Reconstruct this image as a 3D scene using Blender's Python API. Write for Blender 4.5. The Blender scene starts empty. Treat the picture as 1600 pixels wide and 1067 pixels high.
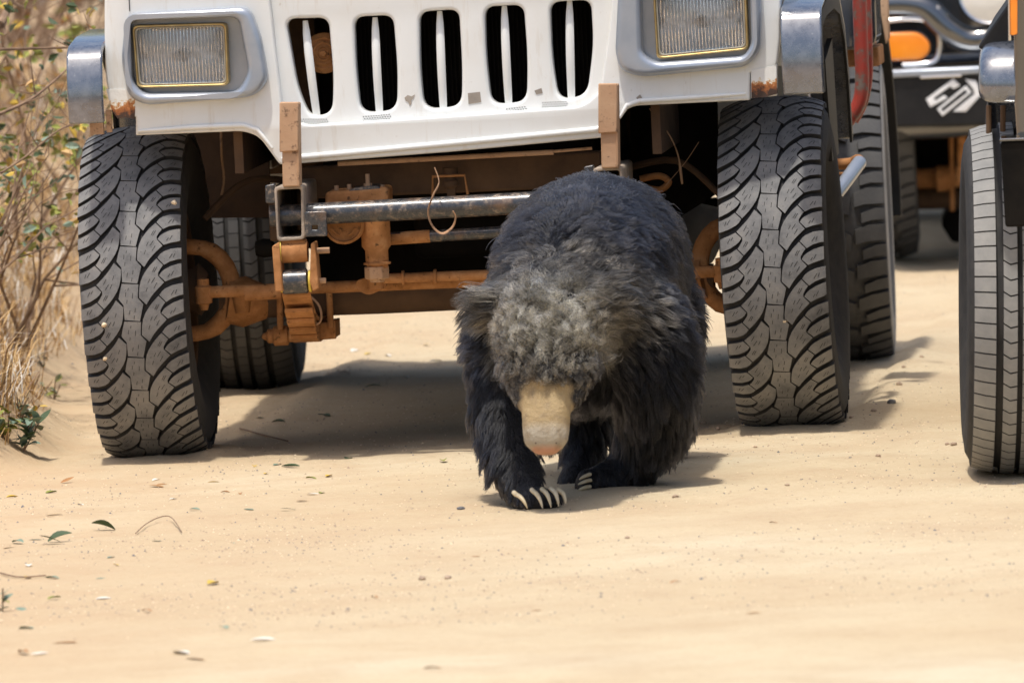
import bpy, bmesh, math, random
import numpy as np
from mathutils import Vector, Matrix, noise, kdtree
from mathutils.geometry import tessellate_polygon

R = math.radians
random.seed(7); rng = np.random.default_rng(7)
scn = bpy.context.scene
col = scn.collection

# ------------------------------------------------------------------ camera
FPX = 22144.0                      # focal length in pixels of a 1600 px wide frame
CAMP = Vector((0.0, -32.0, 2.17))
PITCH, ROLL = R(3.478), R(1.2)
_f = Vector((0, math.cos(PITCH), -math.sin(PITCH)))
_r0 = Vector((1, 0, 0)); _u0 = _r0.cross(_f)
CU = _u0 * math.cos(ROLL) + _r0 * math.sin(ROLL)
CR = _r0 * math.cos(ROLL) - _u0 * math.sin(ROLL)
cam = bpy.data.cameras.new('camera'); camo = bpy.data.objects.new('camera', cam); col.objects.link(camo)
cam.sensor_width = 36; cam.lens = FPX / 1600 * 36
cam.clip_start = 0.5; cam.clip_end = 2000
cam.dof.use_dof = True; cam.dof.focus_distance = 31.1; cam.dof.aperture_fstop = 9.5
m = Matrix.Identity(4)
for i in range(3):
    m[i][0] = CR[i]; m[i][1] = CU[i]; m[i][2] = -_f[i]; m[i][3] = CAMP[i]
camo.matrix_world = m
scn.camera = camo

# ------------------------------------------------------------------ light
SUN_EL, SUN_AZ = R(74), (-0.45, -0.9)          # sun high, from the left and behind the camera
w = bpy.data.worlds.new('World'); scn.world = w; w.use_nodes = True
nt = w.node_tree; bg = nt.nodes['Background']
sky = nt.nodes.new('ShaderNodeTexSky'); sky.sky_type = 'NISHITA'; sky.sun_disc = False
sky.sun_elevation = SUN_EL
_a = Vector((SUN_AZ[0], SUN_AZ[1])).normalized()
sky.sun_rotation = math.atan2(_a.x, _a.y)
sky.air_density = 1.0; sky.dust_density = 4.0; sky.ozone_density = 1.0
nt.links.new(sky.outputs[0], bg.inputs[0]); bg.inputs[1].default_value = 0.15
sun = bpy.data.lights.new('sun', 'SUN'); sun.energy = 2.8; sun.angle = R(2.2); sun.color = (1, .955, .88)
suno = bpy.data.objects.new('sun', sun); col.objects.link(suno)
sd = Vector((_a.x * math.cos(SUN_EL), _a.y * math.cos(SUN_EL), math.sin(SUN_EL)))
suno.rotation_euler = (-sd).to_track_quat('-Z', 'Y').to_euler()
suno.location = sd * 40
vs = scn.view_settings
vs.view_transform = 'Standard'; vs.look = 'None'; vs.gamma = 1; vs.use_curve_mapping = False
vs.exposure = 0.30
scn.cycles.max_bounces = 8; scn.cycles.transparent_max_bounces = 16
scn.cycles.use_denoising = True

# ------------------------------------------------------------------ helpers
def ray(u, v):
    return (_f + CR * ((u - 800) / FPX) + CU * ((533.5 - v) / FPX))

def tag(o, label=None, cat=None, group=None, kind=None):
    if label: o['label'] = label
    if cat: o['category'] = cat
    if group: o['group'] = group
    if kind: o['kind'] = kind
    return o

def empty(name, parent=None, loc=(0, 0, 0)):
    o = bpy.data.objects.new(name, None); col.objects.link(o)
    o.location = loc; o.parent = parent; o.empty_display_size = .1
    return o

def link(name, me, mats, parent=None):
    o = bpy.data.objects.new(name, me); col.objects.link(o); o.parent = parent
    if mats is not None:
        for mm in (mats if isinstance(mats, (list, tuple)) else [mats]):
            me.materials.append(mm)
    return o

def rounded(poly, rad, n=5):
    """2D polygon with rounded corners"""
    out = []; N = len(poly)
    for i in range(N):
        p0 = Vector(poly[i - 1]); p = Vector(poly[i]); p1 = Vector(poly[(i + 1) % N])
        r = rad[i] if isinstance(rad, (list, tuple)) else rad
        a = (p0 - p); b = (p1 - p); la, lb = a.length, b.length
        if r <= 0 or la < 1e-6 or lb < 1e-6: out.append((p.x, p.y)); continue
        a /= la; b /= lb; d = min(r, la * .49, lb * .49)
        A = p + a * d; B = p + b * d
        for k in range(n + 1):
            t = k / n
            q = A * (1 - t) ** 2 + p * 2 * t * (1 - t) + B * t * t
            out.append((q.x, q.y))
    return out

class MB:
    def __init__(s): s.v = []; s.f = []; s.m = []
    def add(s, vs, fs, mat=0):
        o = len(s.v); s.v += [tuple(p) for p in vs]
        for f in fs: s.f.append(tuple(i + o for i in f)); s.m.append(mat)
        return s
    def box(s, c, d, rot=None, mat=0):
        h = [x / 2 for x in d]; M = rot if rot is not None else Matrix.Identity(3); c = Vector(c)
        vs = [c + M @ Vector((sx * h[0], sy * h[1], sz * h[2])) for sx in (-1, 1) for sy in (-1, 1) for sz in (-1, 1)]
        return s.add(vs, [(0, 1, 3, 2), (4, 6, 7, 5), (0, 4, 5, 1), (2, 3, 7, 6), (0, 2, 6, 4), (1, 5, 7, 3)], mat)
    def tube(s, pts, r, n=12, cap=True, mat=0, flat=1.0):
        pts = [Vector(p) for p in pts]; N = len(pts)
        rs = r if isinstance(r, (list, tuple)) else [r] * N
        t0 = (pts[1] - pts[0]).normalized()
        up = Vector((0, 0, 1)) if abs(t0.z) < .9 else Vector((1, 0, 0))
        nx = up.cross(t0).normalized(); vs = []
        for i in range(N):
            t = (pts[min(i + 1, N - 1)] - pts[max(i - 1, 0)]).normalized()
            nx = (nx - t * nx.dot(t)).normalized(); ny = t.cross(nx)
            for k in range(n):
                a = 2 * math.pi * k / n
                vs.append(pts[i] + nx * (math.cos(a) * rs[i]) + ny * (math.sin(a) * rs[i] * flat))
        fs = [(i * n + k, i * n + (k + 1) % n, (i + 1) * n + (k + 1) % n, (i + 1) * n + k) for i in range(N - 1) for k in range(n)]
        if cap: fs += [tuple(reversed(range(n))), tuple((N - 1) * n + k for k in range(n))]
        return s.add(vs, fs, mat)
    def lathe(s, prof, org, axis, n=24, mat=0, closed=False):
        """prof: (along axis, radius)"""
        axis = Vector(axis).normalized(); org = Vector(org)
        up = Vector((0, 0, 1)) if abs(axis.z) < .9 else Vector((0, 1, 0))
        nx = up.cross(axis).normalized(); ny = axis.cross(nx); vs = []
        for a, r in prof:
            for k in range(n):
                t = 2 * math.pi * k / n
                vs.append(org + axis * a + (nx * math.cos(t) + ny * math.sin(t)) * r)
        P = len(prof); L = P if closed else P - 1
        fs = [(i * n + k, i * n + (k + 1) % n, ((i + 1) % P) * n + (k + 1) % n, ((i + 1) % P) * n + k) for i in range(L) for k in range(n)]
        return s.add(vs, fs, mat)
    def prism(s, poly, y0, y1, mat=0, axis='y'):
        n = len(poly)
        if axis == 'y': mk = lambda p, y: (p[0], y, p[1])
        elif axis == 'x': mk = lambda p, y: (y, p[0], p[1])
        else: mk = lambda p, y: (p[0], p[1], y)
        vs = [mk(p, y0) for p in poly] + [mk(p, y1) for p in poly]
        fs = [tuple(range(n)), tuple(reversed(range(n, 2 * n)))] + [(i, i + n, (i + 1) % n + n, (i + 1) % n) for i in range(n)]
        return s.add(vs, fs, mat)
    def build(s, name, mats, parent=None, bevel=0, seg=2, sharp=38):
        me = bpy.data.meshes.new(name); me.from_pydata(s.v, [], s.f); me.validate()
        bm = bmesh.new(); bm.from_mesh(me); bmesh.ops.recalc_face_normals(bm, faces=bm.faces); bm.to_mesh(me); bm.free()
        if len(me.polygons) == len(s.m): me.polygons.foreach_set('material_index', s.m)
        me.polygons.foreach_set('use_smooth', [True] * len(me.polygons))
        me.set_sharp_from_angle(angle=R(sharp))
        o = link(name, me, mats, parent)
        if bevel:
            b = o.modifiers.new('bevel', 'BEVEL'); b.width = bevel; b.segments = seg; b.limit_method = 'ANGLE'; b.angle_limit = R(40)
            b.harden_normals = False
        return o

def plate(name, outer, holes, y0, y1, mats, parent, bev=0.004, res=3):
    """2D outline (x,z) with holes, thickness from y0 (front) to y1, rounded edges"""
    cu = bpy.data.curves.new(name, 'CURVE'); cu.dimensions = '2D'; cu.fill_mode = 'BOTH'
    for poly in [outer] + list(holes):
        sp = cu.splines.new('POLY'); sp.points.add(len(poly) - 1); sp.use_cyclic_u = True
        for q, p in zip(sp.points, poly): q.co = (p[0], p[1], 0, 1)
    cu.extrude = max(0.0001, abs(y1 - y0) / 2 - bev); cu.bevel_depth = bev; cu.bevel_resolution = res; cu.offset = -bev
    ob = bpy.data.objects.new('tmp', cu); col.objects.link(ob)
    me = bpy.data.meshes.new_from_object(ob.evaluated_get(bpy.context.evaluated_depsgraph_get()))
    bpy.data.objects.remove(ob); bpy.data.curves.remove(cu)
    ym = (y0 + y1) / 2
    for v in me.vertices: v.co = (v.co.x, ym - v.co.z, v.co.y)
    bm = bmesh.new(); bm.from_mesh(me); bmesh.ops.remove_doubles(bm, verts=bm.verts, dist=1e-5)
    bmesh.ops.recalc_face_normals(bm, faces=bm.faces); bm.to_mesh(me); bm.free()
    me.polygons.foreach_set('use_smooth', [True] * len(me.polygons)); me.set_sharp_from_angle(angle=R(40))
    me.name = name; me.materials.clear()
    return link(name, me, mats, parent)

# ------------------------------------------------------------------ materials
class NT:
    def __init__(s, name):
        s.m = bpy.data.materials.new(name); s.m.use_nodes = True; s.t = s.m.node_tree
        s.b = s.t.nodes['Principled BSDF']; s.o = s.t.nodes['Material Output']
        s.tc = s.t.nodes.new('ShaderNodeTexCoord')
    def n(s, typ, **kw):
        x = s.t.nodes.new(typ)
        for k, v in kw.items(): setattr(x, k, v)
        return x
    def l(s, a, b): s.t.links.new(a, b)
    def noise(s, scale, detail=6, rough=.6, vec=None, dist=0):
        x = s.n('ShaderNodeTexNoise'); x.inputs['Scale'].default_value = scale; x.inputs['Detail'].default_value = detail
        x.inputs['Roughness'].default_value = rough; x.inputs['Distortion'].default_value = dist
        s.l(vec if vec is not None else s.tc.outputs['Object'], x.inputs['Vector']); return x.outputs['Fac']
    def ramp(s, fac, stops):
        x = s.n('ShaderNodeValToRGB'); e = x.color_ramp.elements
        while len(e) < len(stops): e.new(.5)
        for el, (p, c) in zip(e, stops): el.position = p; el.color = (c[0], c[1], c[2], 1) if not isinstance(c, (int, float)) else (c, c, c, 1)
        s.l(fac, x.inputs[0]); return x.outputs[0]
    def mix(s, fac, a, b):
        x = s.n('ShaderNodeMix', data_type='RGBA')
        for sock, val in ((x.inputs[0], fac), (x.inputs[6], a), (x.inputs[7], b)):
            if hasattr(val, 'is_linked'): s.l(val, sock)
            else: sock.default_value = val if isinstance(val, (int, float)) else (*val, 1)
        return x.outputs[2]
    def math(s, op, a, b=0.0, clamp=False):
        x = s.n('ShaderNodeMath', operation=op, use_clamp=clamp)
        for sock, val in ((x.inputs[0], a), (x.inputs[1], b)):
            if hasattr(val, 'is_linked'): s.l(val, sock)
            else: sock.default_value = val
        return x.outputs[0]
    def bump(s, h, strength=.3, dist=.01):
        x = s.n('ShaderNodeBump'); x.inputs['Strength'].default_value = strength; x.inputs['Distance'].default_value = dist
        s.l(h, x.inputs['Height']); s.l(x.outputs[0], s.b.inputs['Normal'])
    def set(s, **kw):
        for k, v in kw.items():
            i = s.b.inputs[k.replace('_', ' ')]
            if hasattr(v, 'is_linked'): s.l(v, i)
            else: i.default_value = (*v, 1) if isinstance(v, tuple) and len(v) == 3 else v
        return s

def simple(name, stops, scale=20, rough=.6, metal=0, bump=.0, bscale=None, bdist=.004, coat=0, spec=.5, rvar=0):
    t = NT(name); f = t.noise(scale)
    t.set(Base_Color=t.ramp(f, stops), Metallic=metal, Coat_Weight=coat, Specular_IOR_Level=spec)
    if rvar: t.set(Roughness=t.ramp(t.noise(scale * 1.7), [(.3, rough - rvar), (.7, rough + rvar)]))
    else: t.set(Roughness=rough)
    if bump: t.bump(t.noise(bscale or scale * 3), bump, bdist)
    return t.m

M = {}
def make_mats():
    # sand
    t = NT('sand'); P = t.tc.outputs['Object']
    n1 = t.noise(.55, 4, .5); n2 = t.noise(3.2, 6, .65); n3 = t.noise(60, 4, .7); n4 = t.noise(260, 2, .7)
    c = t.ramp(n1, [(.35, (.49, .382, .242)), (.55, (.535, .44, .292)), (.7, (.56, .485, .345))])
    c = t.mix(t.ramp(n2, [(.42, 0.0), (.72, .75)]), c, (.44, .325, .205))
    c = t.mix(t.ramp(n3, [(.5, 0.0), (.8, .5)]), c, (.36, .25, .15))
    c = t.mix(t.ramp(n4, [(.58, 0.0), (.75, .45)]), c, (.70, .63, .51))
    sx = t.n('ShaderNodeSeparateXYZ'); t.l(P, sx.inputs[0])
    red = t.math('ADD', t.math('MULTIPLY', sx.outputs[0], -.42), t.math('MULTIPLY', n2, .35))
    c = t.mix(t.ramp(red, [(.15, 0.0), (.55, .24), (.72, .55), (.95, .8)]), c, (.51, .345, .20))
    t.set(Base_Color=c, Roughness=.95, Specular_IOR_Level=.15)
    h = t.math('ADD', t.math('MULTIPLY', n2, .6), t.math('ADD', t.math('MULTIPLY', n3, .35), t.math('MULTIPLY', n4, .12)))
    t.bump(h, .55, .02); M['sand'] = t.m
    # white paint with grime and rust near two corners
    t = NT('white_paint'); n1 = t.noise(7, 5, .6); n2 = t.noise(45, 5, .7)
    c = t.mix(t.ramp(n1, [(.45, 0.0), (.8, .35)]), (.75, .765, .75), (.62, .58, .50))
    c = t.mix(t.ramp(n2, [(.66, 0.0), (.74, .5)]), c, (.45, .40, .34))
    mp = t.n('ShaderNodeMapping'); mp.inputs['Scale'].default_value = (1, 1, .14); t.l(t.tc.outputs['Object'], mp.inputs[0])
    c = t.mix(t.ramp(t.noise(38, 5, .7, mp.outputs[0]), [(.56, 0.0), (.72, .38)]), c, (.52, .44, .33))
    t.set(Base_Color=c, Roughness=.32, Coat_Weight=.35, Coat_Roughness=.2); t.bump(t.noise(9, 2), .05, .01); M['white'] = t.m
    M['silver'] = simple('bezel_silver_paint', [(.3, (.30, .345, .41)), (.7, (.40, .43, .48))], 12, .3, .4, .04, coat=.3)
    M['rubber'] = simple('tyre_rubber', [(.3, (.020, .020, .020)), (.7, (.042, .039, .036))], 30, .8, 0, .25, 90)
    t = NT('worn_tread'); n = t.noise(14, 6, .7); n2 = t.noise(120, 3, .8)
    c = t.ramp(n, [(.28, (.095, .095, .097)), (.5, (.185, .182, .178)), (.72, (.26, .245, .225))])
    c = t.mix(t.ramp(n2, [(.62, 0.0), (.75, .8)]), c, (.05, .05, .05))
    t.set(Base_Color=c, Roughness=.75, Specular_IOR_Level=.35); t.bump(n2, .3, .003); M['tread'] = t.m
    t = NT('dusty_pale_tread'); n = t.noise(14, 6, .7)
    t.set(Base_Color=t.ramp(n, [(.3, (.20, .20, .195)), (.7, (.30, .29, .27))]), Roughness=.8); t.bump(t.noise(120), .25, .003); M['tread_pale'] = t.m
    M['tread_dark'] = simple('dark_tread', [(.3, (.05, .05, .052)), (.7, (.085, .083, .08))], 14, .75, 0, .3, 90)
    M['sidewall_dust'] = simple('dusty_sidewall', [(.3, (.20, .195, .185)), (.7, (.32, .305, .28))], 18, .8, 0, .2, 90)
    # dusty brown chassis metal
    t = NT('dusty_chassis'); n = t.noise(18, 6, .65); n2 = t.noise(70, 4, .7)
    c = t.ramp(n, [(.3, (.25, .11, .036)), (.55, (.43, .20, .078)), (.75, (.56, .315, .145))])
    c = t.mix(t.ramp(n2, [(.6, 0.0), (.7, .85)]), c, (.05, .028, .016))
    t.set(Base_Color=c, Roughness=.85, Specular_IOR_Level=.2); t.bump(n2, .35, .004); M['chassis'] = t.m
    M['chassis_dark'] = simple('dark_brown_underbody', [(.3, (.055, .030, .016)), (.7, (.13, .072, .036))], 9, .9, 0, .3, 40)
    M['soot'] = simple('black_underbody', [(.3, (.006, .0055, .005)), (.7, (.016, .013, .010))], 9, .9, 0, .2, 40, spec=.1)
    t = NT('rust_plate'); n = t.noise(55, 5, .7); n1 = t.noise(8)
    c = t.ramp(n1, [(.3, (.40, .23, .13)), (.7, (.52, .34, .21))])
    c = t.mix(t.ramp(n, [(.57, 0.0), (.68, .85)]), c, (.12, .07, .045))
    t.set(Base_Color=c, Roughness=.8, Specular_IOR_Level=.25); t.bump(n, .3, .004); M['rust'] = t.m
    # worn black steel tube with dust underneath
    t = NT('worn_black_steel'); n = t.noise(60, 6, .75); n2 = t.noise(14, 4)
    c = t.mix(t.ramp(n, [(.52, 0.0), (.66, .8)]), (.045, .047, .052), (.33, .25, .18))
    c = t.mix(t.ramp(n2, [(.55, 0.0), (.75, .6)]), c, (.30, .16, .075))
    t.set(Base_Color=c, Roughness=t.ramp(n, [(.4, .22), (.65, .6)]), Metallic=.25, Coat_Weight=.3, Coat_Roughness=.15); t.bump(n, .15, .003); M['steel'] = t.m
    # glossy weathered dark paint: flares; bluish-grey in the base stands in for sky reflection
    t = NT('weathered_black_sky_tint'); n = t.noise(22, 6, .75); n2 = t.noise(120, 4, .8)
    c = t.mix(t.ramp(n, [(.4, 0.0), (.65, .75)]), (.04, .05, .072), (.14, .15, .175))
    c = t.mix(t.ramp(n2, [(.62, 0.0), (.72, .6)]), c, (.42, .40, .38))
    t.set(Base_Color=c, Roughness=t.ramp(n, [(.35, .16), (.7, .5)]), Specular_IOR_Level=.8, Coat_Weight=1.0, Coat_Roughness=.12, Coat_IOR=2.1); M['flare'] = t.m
    M['black_gloss'] = simple('black_glossy_paint', [(.3, (.010, .013, .018)), (.7, (.02, .024, .03))], 6, .12, 0, 0, coat=1.0, spec=.7); M['black_gloss'].node_tree.nodes['Principled BSDF'].inputs['Coat IOR'].default_value = 2.0
    M['black_matte'] = simple('black_plastic', [(.3, (.006, .006, .007)), (.7, (.015, .0145, .0145))], 16, .5, 0, .1, 80, spec=.3)
    M['chrome'] = simple('chrome', [(.3, (.68, .70, .72)), (.7, (.8, .8, .8))], 10, .14, 1.0, 0)
    M['brass'] = simple('brass_trim', [(.3, (.38, .25, .09)), (.7, (.55, .42, .2))], 30, .42, .8, .1, 90)
    M['gasket'] = simple('headlight_gasket', [(.3, (.25, .23, .18)), (.7, (.38, .35, .28))], 30, .7)
    M['reflector'] = simple('headlight_reflector', [(.3, (.62, .63, .64)), (.7, (.8, .8, .8))], 25, .16, 1.0, .05, 60)
    M['orange'] = simple('orange_lens', [(.3, (.85, .22, .012)), (.7, (.95, .30, .02))], 10, .2, 0, 0, coat=.6)
    M['yellow'] = simple('yellow_bush', [(.3, (.62, .45, .05)), (.7, (.7, .52, .09))], 30, .6)
    M['white_plastic'] = simple('milky_glass', [(.3, (.80, .78, .72)), (.7, (.86, .85, .8))], 10, .25, coat=.5)
    M['emblem'] = simple('white_sticker', [(.3, (.74, .75, .76)), (.7, (.82, .82, .82))], 40, .5)
    t = NT('red_rusty_paint'); n = t.noise(24, 6, .7)
    t.set(Base_Color=t.ramp(n, [(.42, (.36, .042, .026)), (.52, (.27, .06, .04)), (.58, (.17, .125, .10)), (.75, (.26, .2, .165))]), Roughness=.45); M['red'] = t.m
    # ribbed headlamp glass, thin
    t = NT('lamp_glass'); t.t.nodes.remove(t.b)
    tr = t.n('ShaderNodeBsdfTransparent'); tr.inputs[0].default_value = (.93, .95, .94, 1)
    gl = t.n('ShaderNodeBsdfGlossy'); gl.inputs['Roughness'].default_value = .08
    df = t.n('ShaderNodeBsdfDiffuse'); df.inputs[0].default_value = (.62, .62, .58, 1)
    fr = t.n('ShaderNodeFresnel'); fr.inputs[0].default_value = 1.9
    m1 = t.n('ShaderNodeMixShader'); m2 = t.n('ShaderNodeMixShader')
    t.l(t.ramp(t.noise(35, 5, .7), [(.35, .10), (.75, .42)]), m1.inputs[0]); t.l(tr.outputs[0], m1.inputs[1]); t.l(df.outputs[0], m1.inputs[2])
    t.l(fr.outputs[0], m2.inputs[0]); t.l(m1.outputs[0], m2.inputs[1]); t.l(gl.outputs[0], m2.inputs[2])
    t.l(m2.outputs[0], t.o.inputs[0]); M['lens'] = t.m
    # clear solid headlamp glass with a film of dirt
    t = NT('headlamp_glass'); t.t.nodes.remove(t.b)
    gl = t.n('ShaderNodeBsdfGlass'); gl.inputs['IOR'].default_value = 1.46; gl.inputs['Roughness'].default_value = .015
    df = t.n('ShaderNodeBsdfDiffuse'); df.inputs[0].default_value = (.50, .53, .55, 1); m1 = t.n('ShaderNodeMixShader')
    t.l(t.ramp(t.noise(45, 5, .75), [(.42, .02), (.72, .30)]), m1.inputs[0]); t.l(gl.outputs[0], m1.inputs[1]); t.l(df.outputs[0], m1.inputs[2]); t.l(m1.outputs[0], t.o.inputs[0]); M['lampglass'] = t.m
    # paint rusting away towards its lower edge
    t = NT('rusting_paint'); sx = t.n('ShaderNodeSeparateXYZ'); t.l(t.tc.outputs['Generated'], sx.inputs[0])
    e = t.math('ADD', t.math('MULTIPLY', t.noise(70, 6, .75), 1.1), t.math('MULTIPLY', sx.outputs[2], -.95))
    c = t.ramp(e, [(.0, (.80, .79, .75)), (.04, (.72, .60, .40)), (.10, (.50, .19, .05)), (.26, (.30, .10, .03)), (.40, (.055, .03, .02))])
    t.set(Base_Color=c, Roughness=.7); t.bump(t.noise(90), .3, .004); M['rustpatch'] = t.m
    M['dusty_steel'] = simple('dusty_steel', [(.3, (.20, .165, .13)), (.5, (.33, .27, .21)), (.7, (.44, .36, .28))], 40, .7, .1, .3, 90)
    # plants
    def leafm(name, a, b, sc=8):
        t = NT(name); t.set(Base_Color=t.ramp(t.noise(sc), [(.3, a), (.7, b)]), Roughness=.6, Specular_IOR_Level=.3)
        t.set(Transmission_Weight=0.0, Subsurface_Weight=0.0); return t.m
    M['leaf_green'] = leafm('olive_leaf', (.17, .20, .035), (.36, .36, .09))
    M['leaf_dark'] = leafm('dark_green_leaf', (.035, .06, .03), (.09, .13, .055))
    M['leaf_teal'] = leafm('grey_green_leaf', (.13, .20, .15), (.26, .33, .24))
    M['leaf_yellow'] = leafm('yellow_leaf', (.55, .36, .05), (.62, .46, .10))
    M['leaf_brown'] = leafm('brown_leaf', (.27, .12, .04), (.46, .24, .09))
    M['leaf_pale'] = leafm('pale_leaf', (.66, .62, .54), (.78, .74, .66))
    M['bark'] = simple('dry_bark', [(.3, (.13, .08, .05)), (.7, (.32, .21, .13))], 30, .9, 0, .3)
    M['bark_grey'] = simple('grey_bark', [(.3, (.22, .19, .16)), (.7, (.42, .37, .31))], 14, .9, 0, .3)
    M['grass'] = simple('dry_grass', [(.3, (.36, .20, .08)), (.5, (.52, .34, .15)), (.7, (.66, .48, .25))], 9, .9)
    M['stone'] = simple('pebble', [(.3, (.28, .2, .14)), (.7, (.5, .38, .27))], 30, .9, 0, .3)
    M['stone_grey'] = simple('grey_stone', [(.3, (.10, .10, .11)), (.7, (.2, .2, .2))], 30, .9, 0, .3)
    M['stone_pale'] = simple('pale_grit', [(.3, (.62, .48, .30)), (.7, (.74, .60, .42))], 30, .9)
make_mats()
# ------------------------------------------------------------------ ground
SL = math.tan(R(1.7))
def sstep(a, b, x):
    t = min(1, max(0, (x - a) / (b - a))); return t * t * (3 - 2 * t)
def base_h(x, y):
    z = SL * (min(x, 1.0) + .124)
    if x > 1.0: z += .3 * SL * (min(x, 6) - 1.0)
    if x < -3: z -= SL * (x + 3)
    return z
def bank(x, y):
    e = -1.03 - .55 * max(0, -(y + .15)) + .05 * math.sin(y * 2.1)
    d = e - x
    if d <= 0: return 0.0
    b = .30 * sstep(0, .42, d) + .07 * min(d, 6)
    return b * sstep(-2.2, -.1, y)
TYRES = ((-.815, .063), (.632, -.063), (-.66, 2.40), (.80, 2.28), (1.12, -.95))
def g(x, y):
    z = base_h(x, y); b = bank(x, y)
    n = noise.noise(Vector((x * .9, y * .9, 3.1))) * .012 + noise.noise(Vector((x * 3.5, y * 3.5, 7.7))) * .006
    n += noise.noise(Vector((x * 11, y * 11, 1.7))) * .0035 + noise.noise(Vector((x * 27, y * 27, 4.4))) * .0028
    for wx, wy in TYRES:
        if abs(x - wx) < .5 and abs(y - wy) < .5:
            d = math.hypot((x - wx) / .165, (y - wy) / .17)
            n += .010 * math.exp(-((d - 1) / .3) ** 2) * (1 + .8 * noise.noise(Vector((x * 14, y * 14, .3))))
    if y > .2:
        for sx in (-.81, .63):
            e = abs(x - sx - .087 * y); n += (-.008 * (e < .12) + .007 * math.exp(-((e - .17) / .05) ** 2)) * (1 + noise.noise(Vector((x * 9, y * 9, .9)))) * sstep(.2, .5, y) * (1 - sstep(5, 9, y))
    if b > 0: n += (noise.noise(Vector((x * 4, y * 4, 9.2))) * .05 + noise.noise(Vector((x * 13, y * 13, 2.2))) * .02) * min(1, b / .12)
    return z + n + b
def axis(lo, hi, step, far, grow=1.16):
    a = list(np.arange(lo, hi + 1e-6, step)); s = step
    while a[-1] < far: s *= grow; a.append(a[-1] + s)
    s = step
    while a[0] > -far: s *= grow; a.insert(0, a[0] - s)
    return a
gx = axis(-1.7, 1.8, .025, 500, 1.2); gy = axis(-6.0, 6.5, .03, 700, 1.2)
vs_ = [(x, y, g(x, y) if abs(x) < 60 and abs(y) < 60 else base_h(x, y) + bank(x, y)) for y in gy for x in gx]
nx_ = len(gx)
fs_ = [(j * nx_ + i, j * nx_ + i + 1, (j + 1) * nx_ + i + 1, (j + 1) * nx_ + i) for j in range(len(gy) - 1) for i in range(nx_ - 1)]
me = bpy.data.meshes.new('ground'); me.from_pydata(vs_, [], fs_); me.polygons.foreach_set('use_smooth', [True] * len(fs_))
tag(link('ground', me, M['sand']), 'sandy dirt road with a low bank at its edge', 'ground', kind='structure')

def on_ground(u, v):
    d = ray(u, v); t = 25.0
    for _ in range(2000):
        p = CAMP + d * t
        if p.z < g(p.x, p.y): break
        t += .02 if t < 45 else .2
    p = CAMP + d * t
    return Vector((p.x, p.y, g(p.x, p.y)))
def at_y(u, v, Y):
    d = ray(u, v); return CAMP + d * ((Y - CAMP.y) / d.y)

# ------------------------------------------------------------------ tread patterns (w across, s along, one pitch), metres
def tread_mesh(name, polys, npitch, Rr, h, crown, mats, parent, draft=.0012, maxlen=.03, phase=0.0, sipes=(), grow=0.0):
    pitch = 2 * math.pi * Rr / npitch
    V = []; F = []; MI = []
    for poly in polys:
        bm = bmesh.new()
        gx_ = sum(p[0] for p in poly) / len(poly); gs_ = sum(p[1] for p in poly) / len(poly)
        poly = [(x + grow * (x - gx_) / (math.hypot(x - gx_, s - gs_) + 1e-6), s + grow * (s - gs_) / (math.hypot(x - gx_, s - gs_) + 1e-6)) for x, s in poly]
        vv = [bm.verts.new((x, s, 0)) for x, s in poly]
        f = bm.faces.new(vv); bmesh.ops.triangulate(bm, faces=[f])
        for _ in range(3):
            le = [e for e in bm.edges if e.calc_length() > maxlen]
            if not le: break
            bmesh.ops.subdivide_edges(bm, edges=le, cuts=1); bmesh.ops.triangulate(bm, faces=bm.faces)
        bmesh.ops.recalc_face_normals(bm, faces=bm.faces)
        bm.verts.index_update(); o = len(V)
        cx = sum(p[0] for p in poly) / len(poly); cs = sum(p[1] for p in poly) / len(poly)
        for v in bm.verts: V.append((v.co.x, v.co.y, 0.0))
        for fc in bm.faces:
            ids = [o + v.index for v in fc.verts]
            F.append(ids); MI.append(0)
        bd = [e for e in bm.edges if e.is_boundary]
        mp = {}
        for e in bd:
            for v in e.verts:
                if v.index not in mp:
                    n = Vector((v.co.x - cx, v.co.y - cs, 0)); n = n.normalized() if n.length > 0 else n
                    mp[v.index] = len(V); V.append((v.co.x + n.x * draft, v.co.y + n.y * draft, h))
        for e in bd:
            a, b = e.verts; F.append([o + a.index, o + b.index, mp[b.index], mp[a.index]]); MI.append(1)
        bm.free()
    for (xa, sa, xb, sb, wd) in sipes:
        d = Vector((xb - xa, sb - sa)).normalized(); n = Vector((-d.y, d.x)) * wd; o = len(V)
        V += [(xa + n.x, sa + n.y, -.0003), (xb + n.x, sb + n.y, -.0003), (xb - n.x, sb - n.y, -.0003), (xa - n.x, sa - n.y, -.0003)]
        F.append([o, o + 1, o + 2, o + 3]); MI.append(1)
    V = np.array(V); AV = []; AF = []; AM = []
    for k in range(npitch):
        s = V[:, 1] + (k + phase) * pitch; r = Rr - crown(V[:, 0]) - V[:, 2]
        AV.append(np.stack([V[:, 0], -r * np.cos(s / Rr), -r * np.sin(s / Rr)], 1))
        o = k * len(V); AF += [tuple(i + o for i in f) for f in F]; AM += MI
    AV = np.concatenate(AV)
    me = bpy.data.meshes.new(name); me.from_pydata(AV.tolist(), [], AF)
    bm = bmesh.new(); bm.from_mesh(me); bmesh.ops.recalc_face_normals(bm, faces=bm.faces); bm.to_mesh(me); bm.free()
    me.polygons.foreach_set('material_index', AM); me.polygons.foreach_set('use_smooth', [True] * len(AF)); me.set_sharp_from_angle(angle=R(35))
    return link(name, me, mats, parent)

def crown_fn(half, drop=.016):
    return lambda x: drop * np.clip(np.abs(x) / half, 0, 1.2) ** 3.2

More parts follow.
